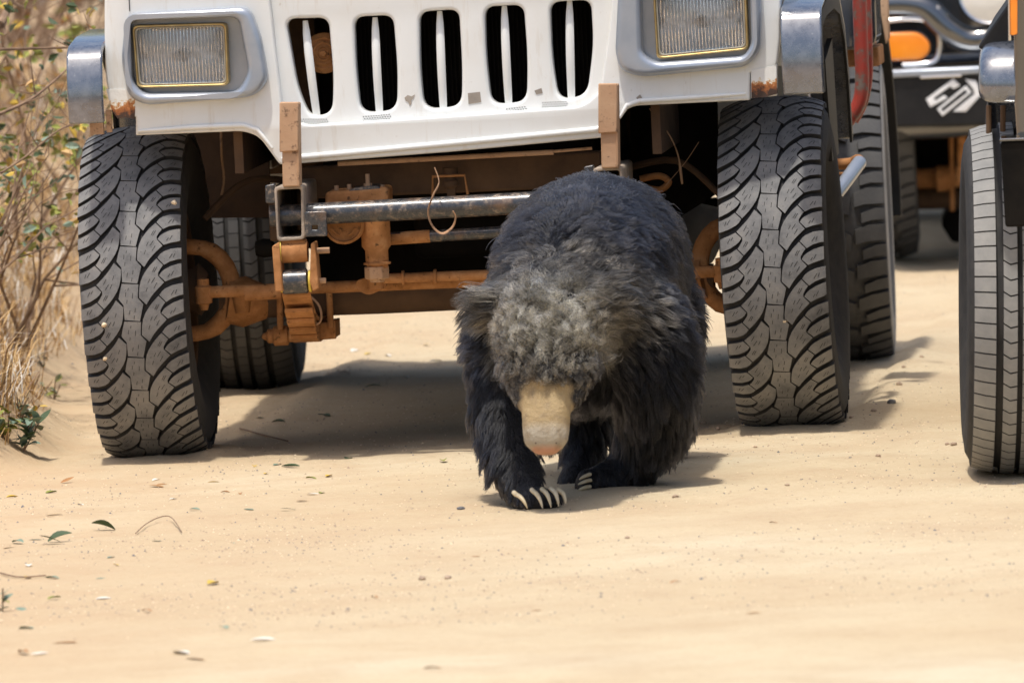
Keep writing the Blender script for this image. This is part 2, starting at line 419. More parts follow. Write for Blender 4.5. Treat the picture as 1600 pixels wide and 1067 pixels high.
def at_polys(W=.245, pitch=.0848):
    L = [[(375,445),(418,486),(447,512),(446,560),(440,610),(428,660),(406,710),(376,756),(340,802),(300,842),(277,864),(213,800),(240,765),(262,728),(284,690),(306,645),(286,668),(262,700),(203,640),(235,612),(265,585),(297,553),(325,520),(352,482)],
         [(183,652),(243,707),(220,738),(190,760),(130,790),(66,812),(36,818),(34,700),(60,690),(120,676)],
         [(196,812),(262,877),(238,908),(205,932),(140,958),(75,972),(40,976),(38,868),(66,866),(140,846)]]
    C = [(440,292),(604,307),(600,370),(594,430),(650,488),(632,570),(616,643),(466,623),(462,550),(460,488),(410,430),(424,360)]
    out = []
    de = lambda p: ((p[0] - .062 * p[1] - 503) / 966 * W, (p[1] - 468) / 355 * pitch)
    cc = [de(p) for p in C]; out.append(cc)
    # thin sipe gap inside the centre is left to the material; blades and shoulders mirrored by half a turn
    for poly in L:
        q = [de(p) for p in poly]; out.append(q); out.append([(-x, -s) for x, s in q])
    return out
def at_sipes(W=.245, pitch=.0848):
    de = lambda p: ((p[0] - .062 * p[1] - 503) / 966 * W, (p[1] - 468) / 355 * pitch); out = []
    for a, b in (((480,370),(476,410)), ((550,380),(546,430)), ((492,440),(488,475)), ((575,520),(570,560)), ((520,540),(512,580)), ((565,590),(560,625)), ((505,330),(500,355))): out.append((*de(a), *de(b), .0007))
    for a, b in (((300,590),(270,640)), ((290,690),(325,640)), ((300,740),(270,790)), ((315,745),(290,790)), ((130,700),(105,745)), ((160,690),(140,720)), ((150,870),(120,915)), ((110,880),(95,920)), ((380,560),(365,600)), ((360,640),(340,680))):
        a, b = de(a), de(b); out.append((*a, *b, .0007)); out.append((-a[0], -a[1], -b[0], -b[1], .0007))
    return out
def mud_polys(W=.245, pitch=.085):
    h = W / 2; p = pitch; out = []
    for sg in (1, -1):
        o = 0 if sg > 0 else p * .5
        for (a0, a1, s0, s1, k) in ((.46, 1.0, .06, .50, .12), (.58, 1.0, .62, .93, .12)):
            out.append([(sg * h * a0, o + p * (s0 + k)), (sg * h * (a0 + .25), o + p * s0), (sg * h * a1, o + p * s0), (sg * h * a1, o + p * s1), (sg * h * (a0 + .2), o + p * s1), (sg * h * a0, o + p * (s1 + k * .6))])
        out.append([(sg * h * .03, o + p * .1), (sg * h * .40, o + p * .32), (sg * h * .36, o + p * .78), (sg * h * .1, o + p * .62)])
    return out
def rib_polys(W=.215, pitch=.034):
    h = W / 2; p = pitch; out = []
    for sg in (1, -1):
        a, b = (sg * h * .60, sg * h * 1.0)
        out.append([(a, p * .06), (b, p * .0), (b, p * .90), (a, p * .96)])
        a, b = sg * h * .20, sg * h * .46
        out.append([(a, p * .2), (a + (b - a) * .5, p * .3), (b, p * .02), (b, p * .92), (a + (b - a) * .5, p * 1.2), (a, p * 1.1)])
    out.append([(-h * .1, p * .03), (h * .1, p * .03), (h * .1, p * .97), (-h * .1, p * .97)])
    return out

def tyre_body(mb, Rr, W, h, rim=.2, bulge=.012):
    hw = W / 2
    pr = [(-hw * .80, rim), (-hw * .92, rim + .012), (-hw - bulge, rim + .07), (-hw - bulge * 1.1, rim + .085), (-hw - bulge * 1.25, rim + (Rr - rim) * .58), (-hw - bulge * .9, Rr - .05), (-hw - bulge * .9, Rr - .045),
          (-hw - .002, Rr - .018 - h), (-hw * .8, Rr - h - .007), (-hw * .4, Rr - h - .001), (0, Rr - h), (hw * .4, Rr - h - .001), (hw * .8, Rr - h - .007), (hw + .002, Rr - .018 - h),
          (hw + bulge * .9, Rr - .045), (hw + bulge * .9, Rr - .05), (hw + bulge * 1.25, rim + (Rr - rim) * .58), (hw + bulge * 1.1, rim + .085), (hw + bulge, rim + .07), (hw * .92, rim + .012), (hw * .8, rim)]
    mb.lathe(pr, (0, 0, 0), (1, 0, 0), 72)

def make_wheel(parent, loc, kind, Rr=.378, W=.245, side=1, rotz=0, camber=0, phase=0.0, dusty=False):
    wh = empty('wheel', parent, loc); wh.rotation_euler = (0, camber, rotz)
    h = .011
    mb = MB(); tyre_body(mb, Rr, W, h, bulge=.012 if kind != 'mud' else .006); ty = mb.build('tyre', [M['rubber'] if kind != 'mud' else M['tread_dark'], M['sidewall_dust']], wh, sharp=60)
    if dusty:
        for f in ty.data.polygons:
            if f.center.x * side > W / 2 + .002 and .22 < math.hypot(f.center.y, f.center.z) < Rr - .03: f.material_index = 1
    cr = crown_fn(W / 2)
    if kind == 'at': n = 28; ps = at_polys(W, 2 * math.pi * Rr / n); mt = M['tread']
    elif kind == 'ribdark': n = 70; ps = rib_polys(W, 2 * math.pi * Rr / n); mt = M['tread_dark']
    elif kind == 'mud': n = 26; ps = mud_polys(W, 2 * math.pi * Rr / n); mt = M['tread_dark']
    else: n = 70; ps = rib_polys(W, 2 * math.pi * Rr / n); mt = M['tread_pale']
    tread_mesh('tread', ps, n, Rr, h, cr, [mt, M['rubber']], wh, phase=phase, sipes=at_sipes(W, 2 * math.pi * Rr / n) if kind == 'at' else (), grow=.0013 if kind == 'at' else 0)
    hw = W / 2
    mb = MB()
    mb.lathe([(-hw * .8, .203), (-hw * .78, .19), (-hw * .3, .175), (hw * .3, .175), (hw * .78, .19), (hw * .8, .203)], (0, 0, 0), (1, 0, 0), 40)
    x0 = side * hw * .35
    mb.lathe([(x0, .176), (x0 + side * .02, .13), (x0 + side * .03, .085), (x0 + side * .055, .07), (x0 + side * .06, .0)], (0, 0, 0), (1, 0, 0), 40)
    for k in range(6):
        a = k * math.pi / 3
        mb.lathe([(x0 + side * .02, .012), (x0 + side * .05, .011), (x0 + side * .052, 0)], (0, .1 * math.cos(a), .1 * math.sin(a)), (1, 0, 0), 6)
    mb.lathe([(-side * hw * .78, .15), (-side * hw * .3, .155), (-side * hw * .25, .05)], (0, 0, 0), (1, 0, 0), 32)   # brake drum
    mb.build('rim', M['chassis_dark'], wh)
    return wh
# ------------------------------------------------------------------ white jeep
YAW, VROLL = R(5.0), R(1.7)
jeep = empty('jeep'); jeep.location = (-.124, 0, g(-.124, 0) - .004)
MJ = Matrix.Translation(jeep.location) @ Matrix.Rotation(-YAW, 4, 'Z') @ Matrix.Rotation(-VROLL, 4, 'Y')
jeep.rotation_euler = MJ.to_euler()
tag(jeep, 'dusty white jeep with slotted grille, square headlights and rusty bumper brackets', 'jeep')
MJI = MJ.inverted()
def J(u, v, y):
    o = MJI @ CAMP; d = MJI.to_3x3() @ ray(u, v); t = (y - o.y) / d.y; p = o + d * t
    return (p.x, p.z)
def J3(u, v, y): x, z = J(u, v, y); return Vector((x, y, z))
def JP(pts, y): return [J(u, v, y) for u, v in pts]
PX = 1 / 692.0      # a pixel in metres at the front axle

YF = -.36           # front face of the pods
# wheels
RW = .378
for (u, v, s, ph) in ((204, 448, -1, .0), (1207, 409, 1, .35)):
    x, z = J(u, v, -.372); make_wheel(jeep, (x, 0, RW - .002), 'at', RW, .214, s, 0, R(-1.0), ph)
XL, XR = J(204, 448, -.372)[0], J(1207, 409, -.372)[0]; XC = (XL + XR) / 2
WB = 2.35
for s in (-1, 1):
    make_wheel(jeep, (XC + s * .71 - (.030 if s > 0 else .045), WB, RW - .002), 'mud' if s > 0 else 'ribdark', RW, .265 if s > 0 else .235, s, R(2.5), 0, .2, dusty=s > 0)

# front sheet metal: pods, lower apron (one pressing) around a recessed grille
outer = rounded([(163,-125),(163,60),(165,128),(178,168),(212,184),(212,212),(380,205),(405,214),(437,258),(700,238),(957,214),(963,186),(985,166),(1172,157),(1172,114),(1214,104),(1219,60),(1222,-165)], [5,0,10,14,2,2,18,22,6,0,6,14,22,3,2,8,0,5])
hole = rounded([(414,-70),(428,60),(442,176),(472,196),(700,181),(912,166),(938,142),(952,40),(962,-95)], [20,0,8,22,0,22,8,0,20])
lampL = rounded([(203,33),(372,27),(388,112),(372,144),(224,147),(206,128)], [12,14,12,16,14,10])
lampR = rounded([(1000,-40),(1170,-52),(1174,70),(1163,88),(1024,98),(1003,84)], [14,12,10,10,14,10])
bezL = rounded([(196,22),(390,11),(408,60),(420,128),(396,152),(225,165),(200,150),(189,95)], [18,18,10,22,20,22,10,16])
bezR = rounded([(968,-62),(1184,-76),(1190,20),(1188,78),(1168,105),(1000,121),(968,110),(961,80)], [18,18,10,10,20,20,14,10])
fp = plate('front_panel', JP(outer, YF), [JP(hole, YF), JP(lampL, YF), JP(lampR, YF)], YF, YF + .045, M['white'], jeep, .006)
slots = [[(446,30),(513,28),(521,120),(519,177),(484,184),(465,140)], [(553,27),(614,24),(621,110),(620,173),(563,177),(556,110)],
         [(655,19),(717,15),(722,110),(721,167),(662,171),(656,110)], [(757,11),(818,8),(824,90),(823,160),(767,164),(759,90)],
         [(859,4),(923,0),(927,70),(917,150),(872,157),(862,90)]]
rad = [17, 17, 30, 22, 20, 30]
slr = [rounded(s, rad, 6) for s in slots]
YG = YF + .022
gp_out = rounded([(400,-80),(412,60),(430,180),(462,208),(700,193),(920,178),(948,150),(964,40),(975,-105)], 6)
gp = plate('grille_panel', JP(gp_out, YG), [JP(s, YG) for s in slr], YG, YG + .05, M['white'], jeep, .009, 4)
# vertical bars inside the slots
for (a, b) in (((477,33),(495,181)), ((586,28),(593,175)), ((687,18),(693,170)), ((788,10),(795,163)), ((890,2),(893,155))):
    mb = MB(); p0, p1 = J3(*a, YG + .03), J3(*b, YG + .03); ps = [p0.lerp(p1, t / 8) for t in range(9)]
    ps = [p + Vector((0, -.012 * math.sin(math.pi * i / 8), 0)) for i, p in enumerate(ps)]
    mb.tube(ps, [.0042, .006, .0068, .007, .007, .007, .0068, .0065, .006], 10, flat=1.4); mb.build('grille_bar', M['white'], jeep)
# apron crease line and rolled lower lip
mb = MB(); ps = [J3(u, v, YF - .002) for u, v in ((440,248),(470,246),(600,234),(750,220),(930,203),(952,196))]
mb.tube(ps, [.003, .007, .007, .007, .007, .003], 10); mb.build('apron_lip', M['white'], jeep)
mb = MB(); ps = [J3(u, v, YF - .001) for u, v in ((216,205),(300,199),(380,196),(402,203),(425,232))]; mb.tube(ps, [.003,.006,.006,.006,.003], 10); mb.build('wing_lip', M['white'], jeep)
mb = MB(); ps = [J3(u, v, YF - .001) for u, v in ((968,185),(980,165),(1000,158),(1080,153),(1165,147))]; mb.tube(ps, [.003,.006,.006,.006,.003], 10); mb.build('wing_lip', M['white'], jeep)
# paint chips on the grille panel and apron
for pts, y in (([(632,153),(637,149),(643,151),(648,148),(646,154),(643,157),(643,163),(640,166),(638,160),(634,158)], YG), ([(731,146),(750,144),(752,160),(732,163)], YG), ([(835,142),(846,138),(848,146),(838,148)], YG), ([(994,153),(1000,148),(1004,154),(998,160)], YF)):
    mb = MB(); mb.prism(JP(pts, y - .001), y - .0012, y + .002); mb.build('paint_chip', M['bark_grey'], jeep)
mb = MB()                                                                  # perforated dots low on the grille
for (u0, v0, u1, v1) in ((470,190,515,190), (568,186,612,182), (848,164,890,162), (792,174,824,170)):
    for i in range(int((u1 - u0) / 4)):
        for j in range(3):
            u = u0 + i * 4 + (j % 2) * 2; v = v0 + (v1 - v0) * i * 4 / (u1 - u0) + (j - 1) * 3.2
            x, z = J(u, v, YG); mb.lathe([(-.0006, 0), (-.0006, .0014), (.002, .0014)], (x, YG, z), (0, 1, 0), 6)
do = mb.build('perforation', M['black_matte'], jeep); do['kind'] = 'stuff'
# rusted corners of the wings
for pts in ([(166,140),(211,140),(211,176),(210,186),(196,184),(184,186),(174,170)], [(1174,110),(1213,103),(1214,147),(1196,152),(1174,154)]):
    mb = MB(); mb.prism(JP(pts, YF), YF - .0015, YF + .03); mb.build('rust_patch', M['rustpatch'], jeep)
mb = MB(); mb.prism(JP([(1173,108),(1214,100),(1214,150),(1173,154)], YF + .004), YF + .004, YF + .03); mb.build('wing_corner', M['white'], jeep, .002)

def headlamp(bez, hl, frame, lens_mid):
    b = plate('headlight', JP(bez, YF - .022), [JP(hl, YF - .022)], YF - .03, YF + .03, M['silver'], jeep, .014, 5)
    b['label'] = 'square headlight in a silver surround'
    mb = MB(); mb.prism(JP(rounded([(2 * u - u + 0, v) for u, v in hl], 0), YF + .02), YF + .03, YF + .036); mb.build('bezel_floor', M['silver'], b)
    fo = JP(rounded(frame, 9), YF - .008)
    cx = sum(p[0] for p in fo) / len(fo); cz = sum(p[1] for p in fo) / len(fo)
    sc = lambda P, k, kz=None: [(cx + (x - cx) * k, cz + (z - cz) * (kz or k)) for x, z in P]
    plate('retainer_ring', fo, [sc(fo, .95, .93)], YF - .012, YF + .03, M['brass'], b, .003)
    plate('gasket', sc(fo, .95, .93), [sc(fo, .91, .87)], YF - .008, YF + .02, M['gasket'], b, .002)
    # lens: ribbed sheet of glass
    f4 = JP(frame, YF - .008)
    q = sc(f4, .93, .90); mb = MB(); NX, NZ = 208, 14; vs2 = []; vs3 = []
    for j in range(NZ + 1):
        for i in range(NX + 1):
            s, t = i / NX, j / NZ
            a = Vector(q[0]).lerp(Vector(q[1]), s); c = Vector(q[3]).lerp(Vector(q[2]), s); p = a.lerp(c, t)
            dome = -.010 * (1 - (2 * s - 1) ** 2) * (1 - (2 * t - 1) ** 2)
            vs2.append((p.x, YF - .002 + dome, p.y))
            rib = .0026 * abs(math.sin(math.pi * s * 26)) if (t < .40 or t > .60) else .0012 * abs(math.sin(math.pi * s * 52))
            vs3.append((p.x, YF + .0035 + dome * .6 - rib, p.y))
    mb.add(vs2, [(j * (NX + 1) + i, j * (NX + 1) + i + 1, (j + 1) * (NX + 1) + i + 1, (j + 1) * (NX + 1) + i) for j in range(NZ) for i in range(NX)])
    L0 = (NX + 1) * (NZ + 1); mb.v += vs3
    for j in range(NZ):
        for i in range(NX): q0 = L0 + j * (NX + 1) + i; mb.f.append((q0, q0 + NX + 1, q0 + NX + 2, q0 + 1)); mb.m.append(0)
    ring = [i for i in range(NX)] + [j * (NX + 1) + NX for j in range(NZ)] + [NZ * (NX + 1) + i for i in range(NX, 0, -1)] + [j * (NX + 1) for j in range(NZ, 0, -1)]
    for a_, b_ in zip(ring, ring[1:] + ring[:1]): mb.f.append((a_, b_, b_ + L0, a_ + L0)); mb.m.append(0)
    mb.build('lens', M['lampglass'], b, sharp=80)
    mb = MB(); prof = []; NR = 10                                         # squared-off reflector bowl with fine flutes
    vs2 = []; fs2 = []; ns = 96
    for k in range(NR + 1):
        t = k / NR
        for i in range(ns):
            a = 2 * math.pi * i / ns; cx_, sz_ = math.cos(a), math.sin(a)
            e = (abs(cx_) ** (2 + 6 * t) + abs(sz_) ** (2 + 6 * t)) ** (-1 / (2 + 6 * t))
            hx = (q[1][0] - q[0][0]) / 2 * .99; hz = (q[0][1] - q[3][1]) / 2 * .99
            rr = .12 + .88 * t
            vs2.append((cx + cx_ * e * hx * rr, YF + .010 + .070 * (1 - t * t), cz + sz_ * e * hz * rr))
    fs2 = [(k * ns + i, k * ns + (i + 1) % ns, (k + 1) * ns + (i + 1) % ns, (k + 1) * ns + i) for k in range(NR) for i in range(ns)]
    mb.add(vs2, fs2); mb.build('reflector', M['reflector'], b, sharp=80)
    mb = MB(); mb.lathe([(-.035, 0), (-.034, .010), (-.02, .014), (.04, .014), (.04, .02), (.05, .02)], (cx, YF + .05, cz), (0, 1, 0), 20); mb.build('bulb_shield', M['steel'], b)
    return b
headlamp(bezL, lampL, [(206,40),(354,36),(358,134),(214,138)], None)
headlamp(bezR, lampR, [(1020,-12),(1166,-18),(1170,78),(1026,93)], None)

# engine bay behind the grille: radiator, horn, dark walls
xa, za = J(410, 205, 0); xb, zb = J(970, -90, 0)
mb = MB(); xr0 = J(545, 60, -.2)[0]; xr1 = J(945, 60, -.2)[0]
mb.box(((xr0 + xr1) / 2, -.12, .97), (xr1 - xr0, .08, .46)); rd = mb.build('radiator', M['soot'], jeep)
mb = MB()
for i in range(60):
    x = xr0 + (xr1 - xr0) * (i + .5) / 60; mb.box((x, -.168, .97), (.002, .014, .44))
mb.build('radiator_fin', M['soot'], rd)['kind'] = 'stuff'
hx, hz = J(505, 84, -.27)
mb = MB(); mb.lathe([(-.02, 0), (-.021, .006), (-.012, .007), (-.012, .012), (-.016, .014), (-.010, .020), (-.013, .024), (-.006, .031), (-.009, .035), (0, .046), (.02, .044), (.03, .02)], (hx, -.25, hz), (0, 1, 0), 28); mb.build('horn', M['chassis'], jeep)
mb = MB(); mb.box((J(452, 80, -.2)[0] , -.1, .97), (.10, .02, .5)); mb.box((J(540, 80, -.2)[0] - .02, -.17, .9), (.03, .03, .4)); mb.build('radiator_support', M['chassis_dark'], jeep)

# bonnet, wings, tub, windscreen frame
zt = J(690, -112, YF)[1]
x0, x1 = J(163, 40, YF)[0], J(1219, 20, YF)[0]
mb = MB(); mb.prism(rounded([(x0 + .20, zt - .03), (x0 + .24, zt + .03), (XC, zt + .07), (x1 - .24, zt + .03), (x1 - .20, zt - .03)], .05), YF + .01, .95); mb.build('bonnet', M['white'], jeep, .012)
for s in (-1, 1):
    xo = x0 if s < 0 else x1
    a, b = sorted((xo + (-s) * .002, xo - s * .27))
    mb = MB(); mb.prism(rounded([(YF + .046, zt - .02), (.95, zt - .02), (.95, .62), (.50, .62), (.44, .80), (.30, .90), (-.22, .90), (YF + .046, .83)], [.03, .01, .01, .02, .08, .12, .1, .01]), a, b, axis='x')
    mb.build('wing', M['white'], jeep, .008)
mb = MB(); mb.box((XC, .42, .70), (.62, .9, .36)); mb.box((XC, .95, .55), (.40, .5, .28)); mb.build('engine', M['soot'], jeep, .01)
mb = MB()
for xx in (XC - .47, XC + .47): mb.box((xx, .25, .86), (.02, 1.1, .42))
mb.box((XC, .92, .90), (1.36, .03, .62)); mb.build('inner_wing', M['chassis_dark'], jeep)
mb = MB(); W2 = .72
mb.prism(rounded([(.93, .52), (.93, 1.08), (1.15, 1.10), (1.35, .80), (1.85, .80), (2.0, 1.06), (2.75, 1.06), (2.75, .62), (2.72, .62), (2.66, .80), (2.1, .84), (1.95, .60), (1.88, .52)], .03), XC - W2, XC + W2, axis='x'); mb.build('tub', M['white'], jeep, .006)
mb = MB(); ps = [(XC - .66, .96, 1.06), (XC - .64, 1.06, 1.56), (XC - .58, 1.07, 1.60), (XC + .58, 1.07, 1.60), (XC + .64, 1.06, 1.56), (XC + .66, .96, 1.06)]
mb.tube(ps, .022, 10); mb.build('windscreen_frame', M['white'], jeep)
mb = MB(); mb.box((XC, 1.01, 1.31), (1.22, .006, .46), Matrix.Rotation(R(-11), 3, 'X')); mb.build('windscreen', M['lens'], jeep)
# indicator on the left wing side, seen edge on
a = J(161, 42, -.2); mb = MB(); mb.prism(rounded([(-.26, a[1] - .03), (-.26, a[1] + .03), (-.20, a[1] + .03), (-.20, a[1] - .03)], .008), x0 - .008, x0 + .01, axis='x'); mb.build('side_marker', M['orange'], jeep, .002)
# seam in the left wing
mb = MB(); mb.box((*J(202, 4, YF - .001)[:1], YF - .001, J(202, 4, YF)[1] + .06), (.0018, .003, .16)); mb.build('panel_seam', M['black_matte'], jeep)

# wheel-arch flares
def flare(u0, u1, vt, vb, yf, side, rear_z):
    xa, zt2 = J(u0, vt, yf); xb, zb2 = J(u1, vb, yf); zt2 = J((u0 + u1) / 2, vt, yf)[1]; zb2 = J((u0 + u1) / 2, vb, yf)[1]
    prof = [(yf + .004, zb2), (yf, zb2 + (zt2 - zb2) * .35), (yf + .006, zb2 + (zt2 - zb2) * .62), (yf + .020, zt2 - .022), (yf + .034, zt2 - .006), (yf + .06, zt2 + .006), (yf + .2, zt2 + .022), (.05, zt2 + .028), (.26, zt2 + .005), (.40, zt2 - .07), (.47, zt2 - .18), (.50, rear_z)]
    th = .012; vs2 = []; n = len(prof)
    inn = []
    for i, p in enumerate(prof):
        a = Vector(prof[max(i - 1, 0)]); b = Vector(prof[min(i + 1, n - 1)]); t = (b - a).normalized(); nn = Vector((t.y, -t.x)); inn.append((p[0] + nn.x * th, p[1] + nn.y * th))
    mb = MB()
    for x in (xa, xb): vs2 += [(x, *p) for p in prof] + [(x, *p) for p in inn]
    F = []; o = 2 * n
    for i in range(n - 1):
        F += [(i, i + 1, o + i + 1, o + i), (n + i, o + n + i, o + n + i + 1, n + i + 1), (i, n + i, n + i + 1, i + 1), (o + i, o + i + 1, o + n + i + 1, o + n + i)]
    F += [(0, o, o + n, n), (n - 1, 2 * n - 1, o + 2 * n - 1, o + n - 1)]
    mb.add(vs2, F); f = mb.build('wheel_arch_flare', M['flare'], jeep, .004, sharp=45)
    # turned-in edge on the outboard side
    xe = xa if side < 0 else xb
    vs2 = [(xe, *p) for p in prof] + [(xe - side * .006, *p) for p in prof]; d = []
    for i, p in enumerate(prof):
        a = Vector(prof[max(i - 1, 0)]); b = Vector(prof[min(i + 1, n - 1)]); t = (b - a).normalized(); nn = Vector((t.y, -t.x)); d.append((p[0] + nn.x * .045, p[1] + nn.y * .045))
    mb = MB(); mb.add([(xe, *p) for p in inn] + [(xe, *p) for p in d] + [(xe - side * .006, *p) for p in inn] + [(xe - side * .006, *p) for p in d],
           [(i, i + 1, n + i + 1, n + i) for i in range(n - 1)] + [(2 * n + i, 3 * n + i, 3 * n + i + 1, 2 * n + i + 1) for i in range(n - 1)] + [(n + i, n + i + 1, 3 * n + i + 1, 3 * n + i) for i in range(n - 1)])
    mb.build('flare_edge', M['black_matte'], f)
    return f
flare(101, 163, 78, 194, -.43, -1, .62)
flare(1217, 1288, 16, 148, -.43, 1, .63)
mb = MB(); mb.box((J(150, 200, -.38)[0], -.36, J(150, 190, -.38)[1]), (.03, .02, .06)); mb.box((J(170, 195, -.36)[0], -.35, J(168, 190, -.36)[1]), (.012, .01, .05)); mb.build('flare_bracket', M['rust'], jeep)
# black liner between flare and tub on the near side, down to the sill
mb = MB(); xq = J(1300, 100, .25)[0]
mb.prism([(.02, J(1297, 95, .02)[1]), (.30, J(1300, 60, .3)[1]), (.34, J(1308, 240, .34)[1]), (.10, J(1308, 252, .1)[1])], xq - .012, xq, axis='x'); mb.build('mud_guard', M['black_matte'], jeep)
# rear flares with drooping edges
for s in (-1, 1):
    prof = []
    for k in range(15):
        a = R(75 + 115 * k / 14); prof.append((WB - math.cos(a) * (RW + .10), RW + .03 + math.sin(a) * (RW + .09)))
    mb = MB(); x_in, x_out = XC - .03 + s * .58, XC - .03 + s * .85; n = len(prof); th = .01
    inn = [(WB + (y - WB) * .965, RW + (z - RW) * .965) for y, z in prof]
    vs2 = [(x_in, *p) for p in prof] + [(x_in, *p) for p in inn] + [(x_out, *p) for p in prof] + [(x_out, *p) for p in inn]; o = 2 * n; F = []
    for i in range(n - 1): F += [(i, i + 1, o + i + 1, o + i), (n + i, o + n + i, o + n + i + 1, n + i + 1), (i, n + i, n + i + 1, i + 1), (o + i, o + i + 1, o + n + i + 1, o + n + i)]
    F += [(0, o, o + n, n), (n - 1, 2 * n - 1, o + 2 * n - 1, o + n - 1)]
    mb.add(vs2, F); mb.build('rear_flare', M['black_matte'], jeep, .003)

# bright step tube and red rusty bar on the near flank
def curve_pts(ps, n=6):
    ps = [Vector(p) for p in ps]; out = []
    for i in range(len(ps) - 1):
        p0 = ps[max(i - 1, 0)]; p1 = ps[i]; p2 = ps[i + 1]; p3 = ps[min(i + 2, len(ps) - 1)]
        for k in range(n):
            t = k / n; out.append(.5 * ((2 * p1) + (p2 - p0) * t + (2 * p0 - 5 * p1 + 4 * p2 - p3) * t * t + (3 * p1 - p0 - 3 * p2 + p3) * t ** 3))
    return out + [ps[-1]]
mb = MB(); mb.tube([J3(1304, 306, .55), J3(1326, 277, .66), J3(1343, 254, .75)], .0165, 16); mb.build('step_tube', M['silver'], jeep)
mb = MB(); mb.tube(curve_pts([J3(1343, 254, .75), J3(1340, 250, .82), J3(1325, 256, .84), J3(1270, 258, .84)], 5), .013, 14); mb.tube([J3(1270, 272, .80), J3(1326, 272, .74)], .004, 8); mb.build('step_arm', M['chassis'], jeep)
mb = MB(); mb.tube([J3(1302, 312, .55), J3(1306, 303, .553)], .0172, 16); mb.build('step_end', M['chassis_dark'], jeep)
mb = MB(); mb.tube(curve_pts([J3(1342, -60, 1.1), J3(1343, 0, 1.1), J3(1345, 60, 1.1), J3(1347, 120, 1.1), J3(1344, 155, 1.1), J3(1332, 180, 1.1), J3(1312, 200, 1.1), J3(1290, 208, 1.1)], 6), .0165, 16)
mb.tube(curve_pts([J3(1354, -60, 1.18), J3(1355, 0, 1.18), J3(1357, 70, 1.18), J3(1357, 120, 1.18), J3(1350, 160, 1.18), J3(1335, 190, 1.18)], 6), .010, 12); mb.build('side_bar', M['red'], jeep)
# black side box with a pale edge above the rear wheel, flank panel
mb = MB(); mb.prism(rounded(JP([(1304,-40),(1366,-50),(1370,60),(1362,76),(1310,80),(1300,60)], 1.25), .02), 1.25, 1.45); mb.build('side_box', M['black_gloss'], jeep, .008)
mb = MB(); mb.tube(curve_pts([J3(1297, -30, 1.2), J3(1299, 40, 1.2), J3(1306, 82, 1.2)], 5), .006, 8); mb.build('box_trim', M['white'], jeep)
mb = MB(); mb.prism(JP([(1298,78),(1372,74),(1374,104),(1300,106)], 1.3), 1.3, 1.5); mb.build('sill_panel', M['chassis'], jeep, .004)
mb = MB(); mb.prism(JP([(1374,-40),(1386,-40),(1390,60),(1384,70),(1376,20)], 1.8), 1.8, 1.83); mb.build('flap_strip', M['rust'], jeep, .003)

# ---------------- front chassis
YB = -.44
for (uo, vo) in ((0, 0), (498, -29)):
    P = lambda u, v: (u + uo, v + vo)
    # hollow rail end
    plate('chassis_rail', JP(rounded([P(428,292), P(474,289), P(477,374), P(433,378)], 7), YB), [JP(rounded([P(433,297), P(470,295), P(471,370), P(436,372)], 5), YB)], YB, YB + .30, M['dusty_steel'], jeep, .0025)
    mb = MB(); mb.box((J(*P(452, 330), 0)[0], .55, J(*P(452, 330), 0)[1]), (.066, 1.38, .12)); mb.build('rail_body', M['chassis_dark'], jeep, .006)
    # upright bracket: wide plate over a narrower post
    mb = MB(); q = JP([P(437,160), P(466,160), P(467,236), P(437,238)], YB - .02); mb.prism(q, YB - .025, YB - .004); q = JP([P(441,230), P(468,230), P(468,291), P(442,292)], YB - .012); mb.prism(q, YB - .018, YB + .02)
    q = JP([P(464,160), P(468,161), P(470,291), P(466,291)], YB); mb.prism(q, YB - .020, YB + .03); mb.build('bumper_post', M['rust'], jeep, .0025)
    # bolted tab beside the rail
    mb = MB(); mb.prism(JP(rounded([P(414,290), P(429,287), P(431,318), P(415,318)], 3), YB + .02), YB + .02, YB + .05); mb.build('tab', M['steel'], jeep, .003)
    plate('slotted_bracket', JP(rounded([P(476,331), P(510,330), P(512,369), P(477,370)], 4), YB - .015), [JP(rounded([P(488,352), P(497,352), P(497,359), P(488,359)], 1.5), YB - .015)], YB - .022, YB - .008, M['steel'], jeep, .002)
mb = MB(); mb.tube([J3(422, 338, YB + .06), J3(700, 324, YB + .06), J3(985, 308, YB + .06)], .0245, 24); mb.build('bumper_tube', M['steel'], jeep, .002)
mb = MB(); mb.tube([J3(600, 373, -.25), J3(800, 362, -.25), J3(960, 352, -.25)], .0135, 16); mb.tube([J3(570, 376, -.25), J3(672, 369, -.25)], .0142, 16, mat=1); mb.build('steering_tube', [M['steel'], M['chassis']], jeep)
# panhard / lower lip rail under the apron
mb = MB(); mb.tube([J3(528, 256, -.30), J3(700, 247, -.30), J3(865, 238, -.30)], .006, 10); mb.tube([J3(864, 237, -.30), J3(925, 232, -.30)], .0035, 8, mat=0); mb.build('apron_rod', M['rust'], jeep)
mb = MB(); mb.prism(JP([(470,262),(940,236),(940,292),(470,312)], -.15), -.15, -.09); mb.build('crossmember', M['chassis_dark'], jeep, .006)
